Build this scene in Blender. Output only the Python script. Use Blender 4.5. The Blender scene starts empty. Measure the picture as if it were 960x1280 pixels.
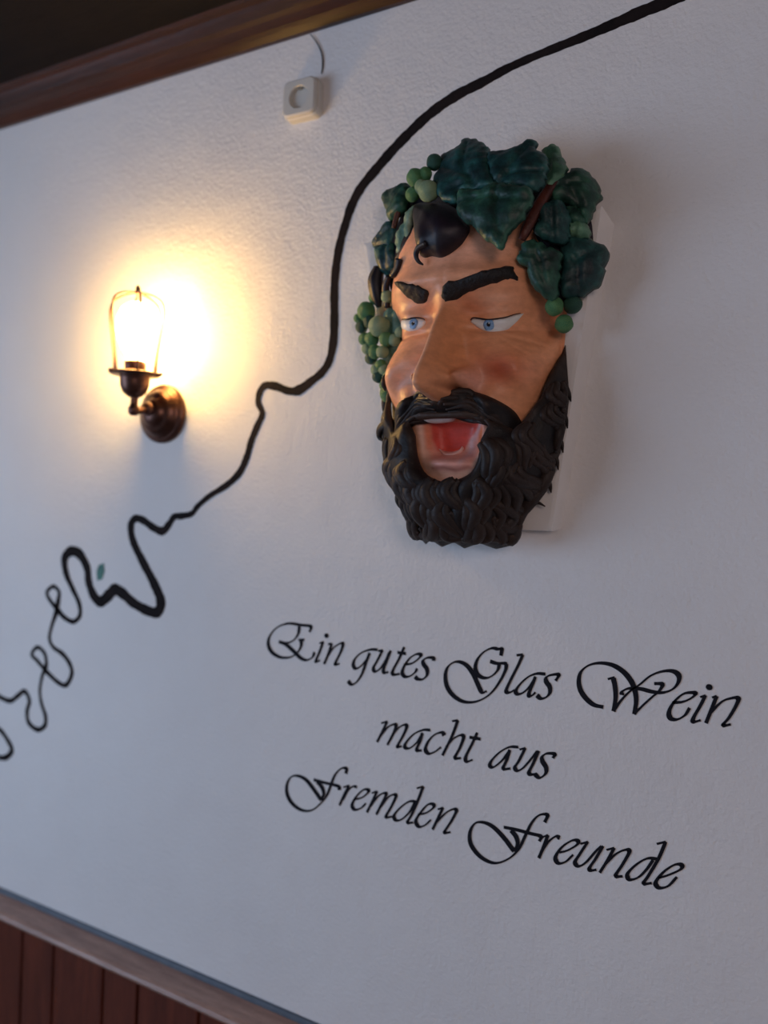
import bpy, bmesh, math, random
import numpy as np
from mathutils import Vector, Matrix
from mathutils.geometry import delaunay_2d_cdt

# ------------------------------------------------------------------ camera, sky, lights, exposure
SC = bpy.context.scene; COL = SC.collection

CAM_AXES = [[0.876758, -0.039898, 0.479274], [0.479311, -0.009276, -0.877596], [0.03946, 0.999161, 0.010991]]
camd = bpy.data.cameras.new('camera'); cam = bpy.data.objects.new('camera', camd); COL.objects.link(cam)
cam.matrix_world = Matrix.Translation((0, -1.36, 1.70)) @ Matrix(CAM_AXES).to_4x4()
camd.sensor_width = 36; camd.lens = 961/1280*36; camd.clip_start = .02
camd.dof.use_dof = True; camd.dof.focus_distance = 1.31; camd.dof.aperture_fstop = 1.25
SC.camera = cam
world = bpy.data.worlds.new('world'); SC.world = world; world.use_nodes = True
wb = world.node_tree.nodes['Background']
wb.inputs['Color'].default_value = (.70, .80, 1.0, 1); wb.inputs['Strength'].default_value = .7
def area(name, loc, aim, sx, sy, color, power):
    l = bpy.data.lights.new(name, 'AREA'); l.shape = 'RECTANGLE'; l.size = sx; l.size_y = sy
    l.color = color; l.energy = power
    o = bpy.data.objects.new(name, l); COL.objects.link(o); o.location = loc
    o.rotation_euler = (Vector(aim)-Vector(loc)).to_track_quat('-Z', 'Y').to_euler(); return o
area('window_daylight', (-3.36, -2.4, 1.5), (-1.2, -1.0, 1.1), 2.0, 1.3, (.51, .70, 1.0), 47)
area('room_lamp', (1.5, -3.0, 2.3), (-.2, 0, 1.7), .9, .9, (1.0, .77, .70), 19)
vs = SC.view_settings; vs.view_transform = 'Standard'; vs.look = 'None'; vs.gamma = 1; vs.use_curve_mapping = False
vs.exposure = 0.06

# ------------------------------------------------------------------ measured data (metres)
# lettering and vine: (along the wall, height); things on the mask: (sideways, up[, out from the wall]) from the mask's own base
WORDS = [["Ein",[["E",[[[-0.9112,1.4211],[-0.9087,1.4333],[-0.9339,1.4335],[-0.9653,1.4335],[-0.9941,1.4225],[-1.0137,1.4027],[-1.0182,1.3824],[-1.0076,1.3662],[-0.9857,1.3581],[-0.9619,1.3603],[-0.944,1.3691]],[[-0.9379,1.43],[-0.9403,1.4134],[-0.9521,1.3983],[-0.9713,1.3903],[-0.9899,1.3911]],[[-0.9899,1.3911],[-0.9711,1.3873],[-0.9495,1.3749],[-0.9307,1.3631],[-0.9151,1.3609],[-0.9012,1.3691],[-0.8966,1.3803]],[[-0.9237,1.403],[-0.9382,1.4012]],[[-0.9319,1.4016],[-0.9313,1.3888],[-0.9385,1.3758],[-0.9466,1.3688]]]],["i",[[[-0.8849,1.4],[-0.8756,1.4054]],[[-0.8756,1.4054],[-0.884,1.3819],[-0.8909,1.3662],[-0.8911,1.3607],[-0.8822,1.3644]],[[-0.8682,1.4185]]]],["n",[[[-0.8629,1.401],[-0.8541,1.4038]],[[-0.8541,1.4038],[-0.8628,1.3783],[-0.8714,1.3583]],[[-0.866,1.3716],[-0.8511,1.3937],[-0.8345,1.4058],[-0.8272,1.4058],[-0.8313,1.3895],[-0.8425,1.3672],[-0.8423,1.3614],[-0.8336,1.3642]]]]]],["gutes",[["g",[[[-0.7449,1.4045],[-0.7625,1.4023],[-0.7833,1.3927],[-0.797,1.3786],[-0.8002,1.3658],[-0.7937,1.3597],[-0.7821,1.3662],[-0.7687,1.3824],[-0.7622,1.3954]],[[-0.7632,1.3953],[-0.7706,1.3739],[-0.779,1.3503],[-0.7901,1.3331],[-0.8017,1.3256],[-0.8116,1.3312]]]],["u",[[[-0.743,1.402],[-0.733,1.4052]],[[-0.733,1.4052],[-0.7444,1.3827],[-0.7525,1.367],[-0.7485,1.3599],[-0.7368,1.3676],[-0.7248,1.3861],[-0.7178,1.4023]],[[-0.7148,1.4067],[-0.7237,1.3823],[-0.7294,1.3662],[-0.7268,1.3605],[-0.7183,1.3629]]]],["t",[[[-0.6846,1.4173],[-0.6956,1.392],[-0.708,1.3675],[-0.7063,1.3597],[-0.6929,1.3628]],[[-0.6993,1.4047],[-0.6805,1.4047]]]],["e",[[[-0.684,1.3824],[-0.6664,1.3875],[-0.6529,1.398],[-0.6475,1.4062],[-0.6563,1.407],[-0.6713,1.3972],[-0.6829,1.3797],[-0.6868,1.3661],[-0.6807,1.3594],[-0.6697,1.3617],[-0.6591,1.3704],[-0.6546,1.3789]]]],["s",[[[-0.62,1.3985],[-0.6207,1.4038],[-0.6322,1.4031],[-0.6415,1.3972],[-0.6411,1.3894],[-0.6334,1.3806],[-0.6329,1.369],[-0.6411,1.3599],[-0.652,1.3584],[-0.6587,1.3621]]]]]],["Glas",[["G",[[[-0.4833,1.4262],[-0.4823,1.4386],[-0.4897,1.4379],[-0.5015,1.4379],[-0.5161,1.4298],[-0.5281,1.4155],[-0.5328,1.3993],[-0.5293,1.387],[-0.5199,1.3812],[-0.508,1.3815],[-0.4964,1.3888],[-0.488,1.3998],[-0.4856,1.4113]],[[-0.504,1.4131],[-0.4914,1.4111],[-0.4783,1.4129],[-0.471,1.4127]],[[-0.4719,1.4132],[-0.4734,1.4004],[-0.4827,1.3795],[-0.4965,1.3579],[-0.5123,1.3428],[-0.5329,1.3321],[-0.5558,1.3297],[-0.5764,1.3385],[-0.5896,1.3539],[-0.5936,1.3736],[-0.5896,1.3901],[-0.5776,1.4012],[-0.5637,1.4037],[-0.5496,1.3984],[-0.5367,1.3845],[-0.5269,1.3674],[-0.5178,1.3532],[-0.5084,1.3561]]]],["l",[[[-0.453,1.4309],[-0.4411,1.4338]],[[-0.4411,1.4338],[-0.4493,1.4129],[-0.4612,1.3868],[-0.4698,1.3656],[-0.4681,1.3602],[-0.4615,1.3618],[-0.4545,1.367]]]],["a",[[[-0.3977,1.4042],[-0.4135,1.4027],[-0.4286,1.3951],[-0.4436,1.3797],[-0.4516,1.3661],[-0.4485,1.3605],[-0.4386,1.3639],[-0.4264,1.3768],[-0.4167,1.3938]],[[-0.416,1.3969],[-0.421,1.3811],[-0.4265,1.3658],[-0.4257,1.3601],[-0.4196,1.3627],[-0.4148,1.3684]]]],["s",[[[-0.3785,1.3947],[-0.3736,1.4062],[-0.3858,1.4045],[-0.3952,1.3991],[-0.3957,1.3909],[-0.389,1.3824],[-0.3885,1.3716],[-0.395,1.3625],[-0.4046,1.3591],[-0.4118,1.3639]]]]]],["Wein",[["W",[[[-0.2928,1.3613],[-0.3111,1.3634],[-0.3284,1.3769],[-0.3366,1.3943],[-0.3351,1.4149],[-0.3222,1.4296],[-0.3025,1.4369],[-0.2812,1.4365],[-0.2631,1.4284],[-0.2497,1.4154],[-0.2418,1.4001],[-0.2384,1.381],[-0.2406,1.3576]],[[-0.2873,1.411],[-0.2761,1.4159]],[[-0.2783,1.4146],[-0.2745,1.4002],[-0.2727,1.3805],[-0.2752,1.3569]],[[-0.2752,1.3569],[-0.2626,1.3788],[-0.2474,1.3977],[-0.2336,1.4096],[-0.2171,1.4266],[-0.199,1.4366],[-0.1824,1.4396],[-0.1722,1.434],[-0.1726,1.4218],[-0.1811,1.4093],[-0.196,1.4016],[-0.2129,1.4003],[-0.2318,1.4023],[-0.2507,1.4004],[-0.2616,1.3938],[-0.2626,1.3871]],[[-0.2406,1.3576],[-0.2275,1.3745],[-0.2126,1.3916],[-0.2022,1.4029],[-0.1975,1.4152],[-0.2104,1.4146]]]],["e",[[[-0.1802,1.387],[-0.1638,1.3912],[-0.1508,1.3996],[-0.1452,1.4074],[-0.1511,1.4084],[-0.1643,1.4038],[-0.1773,1.389],[-0.1847,1.3718],[-0.1822,1.3609],[-0.1716,1.3605],[-0.1599,1.3695],[-0.1531,1.3827]]]],["i",[[[-0.1377,1.4029],[-0.1297,1.4073]],[[-0.1297,1.4073],[-0.1371,1.3885],[-0.1457,1.3693],[-0.1462,1.361],[-0.1355,1.3653]],[[-0.1247,1.4213]]]],["n",[[[-0.1197,1.4051],[-0.1129,1.4086]],[[-0.1129,1.4086],[-0.119,1.3882],[-0.1272,1.3617]],[[-0.1212,1.3791],[-0.1057,1.3998],[-0.0918,1.4082],[-0.0812,1.4098],[-0.0837,1.3977],[-0.0928,1.3776],[-0.1013,1.3631],[-0.0901,1.3662]]]]]],["macht",[["m",[[[-0.7293,1.2583],[-0.7157,1.264]],[[-0.7166,1.2634],[-0.7261,1.242],[-0.7376,1.2185]],[[-0.7305,1.2316],[-0.7147,1.2524],[-0.7009,1.2607],[-0.6961,1.2582],[-0.7023,1.24],[-0.714,1.2169]],[[-0.7067,1.2338],[-0.6912,1.2545],[-0.6776,1.2639],[-0.6724,1.2607],[-0.679,1.2429],[-0.6889,1.2237],[-0.69,1.2176],[-0.6817,1.2204]]]],["a",[[[-0.6206,1.2632],[-0.6363,1.2608],[-0.6562,1.2491],[-0.6715,1.2306],[-0.6743,1.2198],[-0.6641,1.22],[-0.6487,1.234],[-0.6382,1.2523]],[[-0.6374,1.2549],[-0.642,1.2373],[-0.6478,1.2231],[-0.6466,1.2184],[-0.6377,1.2205]]]],["c",[[[-0.5907,1.258],[-0.5962,1.2631],[-0.6114,1.2559],[-0.6241,1.2406],[-0.6297,1.224],[-0.6222,1.2173],[-0.6099,1.2229],[-0.5971,1.2342]]]],["h",[[[-0.5755,1.2884],[-0.564,1.2924]],[[-0.564,1.2924],[-0.5743,1.2609],[-0.593,1.2192]],[[-0.5859,1.2375],[-0.5718,1.2554],[-0.5571,1.2648],[-0.551,1.2619],[-0.5574,1.2409],[-0.5668,1.2199],[-0.5548,1.2214]]]],["t",[[[-0.5236,1.2756],[-0.5332,1.2525],[-0.5448,1.2261],[-0.5422,1.2175],[-0.531,1.2229]],[[-0.5388,1.2642],[-0.5165,1.2647]]]]]],["aus",[["a",[[[-0.4426,1.2635],[-0.4593,1.2604],[-0.4769,1.2482],[-0.4925,1.2296],[-0.4958,1.2188],[-0.4879,1.218],[-0.4722,1.2336],[-0.4609,1.2512]],[[-0.4586,1.2555],[-0.4642,1.2344],[-0.4696,1.2186],[-0.456,1.2213]]]],["u",[[[-0.44,1.2594],[-0.4292,1.2645]],[[-0.4292,1.2645],[-0.4403,1.239],[-0.4473,1.2257],[-0.4423,1.2202],[-0.4319,1.2273],[-0.417,1.2474],[-0.4072,1.2626]],[[-0.4041,1.2639],[-0.4128,1.2406],[-0.4203,1.2227],[-0.4177,1.2183],[-0.4092,1.2204]]]],["s",[[[-0.3776,1.2558],[-0.3749,1.2634],[-0.3886,1.262],[-0.3968,1.2551],[-0.3964,1.2465],[-0.3894,1.2365],[-0.3901,1.2251],[-0.4001,1.2159],[-0.41,1.2206]]]]]],["Fremden",[["F",[[[-0.8077,1.14],[-0.8073,1.1508],[-0.8202,1.1478],[-0.8342,1.1317],[-0.843,1.1089],[-0.8519,1.086],[-0.866,1.066],[-0.8878,1.0463],[-0.9131,1.0406],[-0.9369,1.0481],[-0.9518,1.0643],[-0.9544,1.0854],[-0.9447,1.1047],[-0.9268,1.111],[-0.9059,1.1071],[-0.8874,1.0931],[-0.8652,1.0725]],[[-0.8652,1.0725],[-0.8599,1.0872],[-0.865,1.1],[-0.878,1.1095]],[[-0.8857,1.1113],[-0.8605,1.1107],[-0.8259,1.1104],[-0.8216,1.103]]]],["r",[[[-0.8122,1.1108],[-0.799,1.1178]],[[-0.799,1.1178],[-0.8096,1.0964],[-0.8202,1.0716]],[[-0.8125,1.0854],[-0.8014,1.1065],[-0.7899,1.1172],[-0.7799,1.1185]]]],["e",[[[-0.7863,1.0912],[-0.7676,1.0994],[-0.7541,1.1125],[-0.7544,1.1182],[-0.766,1.1149],[-0.7818,1.0971],[-0.79,1.0788],[-0.783,1.0713],[-0.769,1.0773],[-0.7578,1.0897]]]],["m",[[[-0.7448,1.1133],[-0.733,1.1199]],[[-0.733,1.1199],[-0.7431,1.0966],[-0.7546,1.072]],[[-0.7469,1.0864],[-0.7307,1.1095],[-0.7174,1.1193],[-0.7122,1.1172],[-0.721,1.0975],[-0.7327,1.0725]],[[-0.7238,1.0896],[-0.7079,1.1125],[-0.6947,1.1214],[-0.6901,1.1184],[-0.6982,1.0985],[-0.7091,1.0776],[-0.7084,1.0725],[-0.6972,1.0767]]]],["d",[[[-0.6404,1.1174],[-0.6587,1.1157],[-0.678,1.0999],[-0.692,1.0807],[-0.688,1.0716],[-0.6747,1.0767],[-0.6578,1.0957],[-0.6482,1.1153]],[[-0.6446,1.1445],[-0.631,1.1513]],[[-0.631,1.1513],[-0.6414,1.1211],[-0.6532,1.0916],[-0.6621,1.0733],[-0.6499,1.0757]]]],["e",[[[-0.6402,1.0938],[-0.6231,1.1008],[-0.6087,1.1135],[-0.6077,1.1207],[-0.6196,1.1181],[-0.6339,1.0999],[-0.644,1.0807],[-0.637,1.0709],[-0.6242,1.0767],[-0.6119,1.0901]]]],["n",[[[-0.598,1.1136],[-0.5873,1.1195]],[[-0.5873,1.1195],[-0.5972,1.0959],[-0.6077,1.072]],[[-0.6002,1.0874],[-0.581,1.1105],[-0.5656,1.1213],[-0.5596,1.1188],[-0.5691,1.0974],[-0.5804,1.0774],[-0.5805,1.0723],[-0.5698,1.076]]]]]],["Freunde",[["F",[[[-0.3874,1.1377],[-0.3835,1.1521],[-0.399,1.1477],[-0.4118,1.1306],[-0.4221,1.106],[-0.4346,1.0763],[-0.4545,1.0533],[-0.4798,1.04],[-0.5064,1.0445],[-0.5267,1.0623],[-0.5301,1.0844],[-0.5212,1.104],[-0.5045,1.1102],[-0.4851,1.1066],[-0.4632,1.0916],[-0.4422,1.0712]],[[-0.4422,1.0712],[-0.4364,1.0869],[-0.4402,1.0994],[-0.4499,1.1082]],[[-0.464,1.1107],[-0.4407,1.1118],[-0.4132,1.1113],[-0.3938,1.1107],[-0.3961,1.1013]]]],["r",[[[-0.3937,1.1081],[-0.3807,1.1165]],[[-0.3807,1.1165],[-0.3877,1.0938],[-0.3957,1.0707]],[[-0.3905,1.0852],[-0.3793,1.1046],[-0.3666,1.1173],[-0.3591,1.1161]]]],["e",[[[-0.3588,1.0901],[-0.3439,1.0982],[-0.3282,1.1121],[-0.3276,1.1191],[-0.3382,1.1165],[-0.3549,1.1007],[-0.3654,1.0806],[-0.3602,1.0711],[-0.3474,1.0766],[-0.3342,1.0925]]]],["u",[[[-0.3223,1.1148],[-0.3095,1.1218]],[[-0.3095,1.1218],[-0.3224,1.0972],[-0.3303,1.0806],[-0.3236,1.0751],[-0.3113,1.0851],[-0.2954,1.1083],[-0.2864,1.1199]],[[-0.2831,1.1207],[-0.2949,1.0957],[-0.3042,1.078],[-0.3028,1.0733],[-0.2929,1.0768]]]],["n",[[[-0.2771,1.1155],[-0.2642,1.1225]],[[-0.2642,1.1225],[-0.2743,1.0989],[-0.2869,1.0733]],[[-0.2781,1.0904],[-0.2605,1.113],[-0.2448,1.124],[-0.2391,1.1213],[-0.249,1.098],[-0.2598,1.0754],[-0.2485,1.0772]]]],["d",[[[-0.1921,1.1214],[-0.2088,1.1183],[-0.2259,1.104],[-0.2399,1.0845],[-0.2367,1.075],[-0.223,1.082],[-0.2099,1.0991],[-0.2001,1.1177]],[[-0.1951,1.1464],[-0.1811,1.1535]],[[-0.1811,1.1535],[-0.1914,1.1224],[-0.2057,1.0908],[-0.2132,1.0747],[-0.2005,1.0786]]]],["e",[[[-0.19,1.0901],[-0.175,1.099],[-0.1566,1.1132],[-0.155,1.1213],[-0.1663,1.1183],[-0.1828,1.1018],[-0.194,1.0816],[-0.1882,1.0742],[-0.1743,1.0809],[-0.1613,1.0994]]]]]]]
VINE = [[0.0222,2.6234,0.0183],[-0.0414,2.6034,0.0188],[-0.1029,2.5869,0.0192],[-0.1556,2.5767,0.0196],[-0.202,2.5716,0.02],[-0.2359,2.5651,0.0202],[-0.2812,2.5585,0.0206],[-0.3212,2.5513,0.0181],[-0.3694,2.5429,0.017],[-0.4194,2.5356,0.0159],[-0.4711,2.528,0.0147],[-0.5215,2.518,0.0164],[-0.5639,2.5053,0.0182],[-0.6125,2.4934,0.02],[-0.654,2.4777,0.0203],[-0.6878,2.4598,0.0205],[-0.7256,2.4341,0.0207],[-0.7606,2.4072,0.021],[-0.7926,2.379,0.0212],[-0.8253,2.3486,0.0198],[-0.8468,2.3157,0.0199],[-0.8606,2.278,0.0183],[-0.8725,2.238,0.0184],[-0.8801,2.1889,0.0184],[-0.8818,2.1389,0.0184],[-0.8795,2.0885,0.0184],[-0.8792,2.0383,0.0184],[-0.8872,1.9969,0.0168],[-0.9042,1.9725,0.0169],[-0.9298,1.955,0.017],[-0.9599,1.9374,0.0206],[-0.9871,1.9349,0.0156],[-1.024,1.9467,0.0175],[-1.0525,1.9495,0.0159],[-1.0673,1.936,0.0159],[-1.0707,1.913,0.0142],[-1.0584,1.888,0.0141],[-1.0705,1.8616,0.016],[-1.0867,1.8262,0.016],[-1.0964,1.7941,0.0161],[-1.1151,1.758,0.0162],[-1.1506,1.7285,0.0145],[-1.2013,1.7015,0.0129],[-1.2364,1.6763,0.013],[-1.2528,1.6589,0.0131],[-1.2823,1.652,0.0151],[-1.3073,1.649,0.0152],[-1.3242,1.6293,0.0171],[-1.344,1.613,0.0191],[-1.3758,1.621,0.0174],[-1.4057,1.6351,0.0175],[-1.4328,1.6397,0.0176],[-1.4483,1.6233,0.0197],[-1.441,1.5864,0.0196],[-1.4062,1.5377,0.0214],[-1.3666,1.4884,0.0231],[-1.341,1.4465,0.0268],[-1.3501,1.4187,0.0249],[-1.3843,1.4191,0.0232],[-1.4334,1.4337,0.0235],[-1.4644,1.4505,0.0257],[-1.4955,1.4597,0.0279],[-1.5173,1.4437,0.028],[-1.5449,1.425,0.0262],[-1.5717,1.4387,0.0243],[-1.591,1.4716,0.0224],[-1.5986,1.5058,0.0225],[-1.627,1.5386,0.0247],[-1.6605,1.5447,0.0249],[-1.6839,1.5244,0.0229],[-1.6757,1.4854,0.0187],[-1.6495,1.4481,0.0145],[-1.6236,1.4133,0.0134],[-1.619,1.3829,0.0123],[-1.6421,1.3639,0.0124],[-1.676,1.3707,0.0125],[-1.7015,1.3869,0.0147],[-1.7373,1.4129,0.0106],[-1.7478,1.431,0.0106],[-1.7234,1.4479,0.0105],[-1.7009,1.4352,0.0105],[-1.7028,1.4119,0.0147],[-1.7104,1.3776,0.0147],[-1.7243,1.3445,0.0105],[-1.732,1.3098,0.0106],[-1.7152,1.2886,0.0105],[-1.6803,1.2762,0.0125],[-1.6517,1.255,0.0124],[-1.6413,1.2294,0.0124],[-1.6609,1.1975,0.0125],[-1.6918,1.1992,0.0115],[-1.7368,1.2202,0.0127],[-1.7765,1.2446,0.0107],[-1.7999,1.2587,0.0107],[-1.7784,1.2807,0.0107],[-1.7488,1.2674,0.0106],[-1.7409,1.2366,0.0127],[-1.7552,1.207,0.0106],[-1.7628,1.1675,0.0096],[-1.7547,1.1346,0.0106],[-1.7371,1.1034,0.0127],[-1.7389,1.0777,0.0127],[-1.767,1.0621,0.0128],[-1.8034,1.0751,0.0129],[-1.8115,1.1039,0.0129],[-1.8032,1.1333,0.0129],[-1.8241,1.156,0.0129],[-1.8531,1.1385,0.013],[-1.8859,1.1202,0.0131],[-1.9485,1.1282,0.0133]]
TENDRIL = [[-1.9505,1.0342,0.0133],[-1.9226,1.0347,0.0133],[-1.8905,1.0139,0.0132],[-1.8688,0.9894,0.0153],[-1.888,0.9659,0.0153],[-1.9185,0.9578,0.0132],[-1.9464,0.9591,0.0133]]
VLEAF = [[-1.5591,1.4763],[-1.5632,1.5003],[-1.5554,1.5171],[-1.5384,1.5224],[-1.5345,1.5025],[-1.5421,1.4818]]
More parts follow.
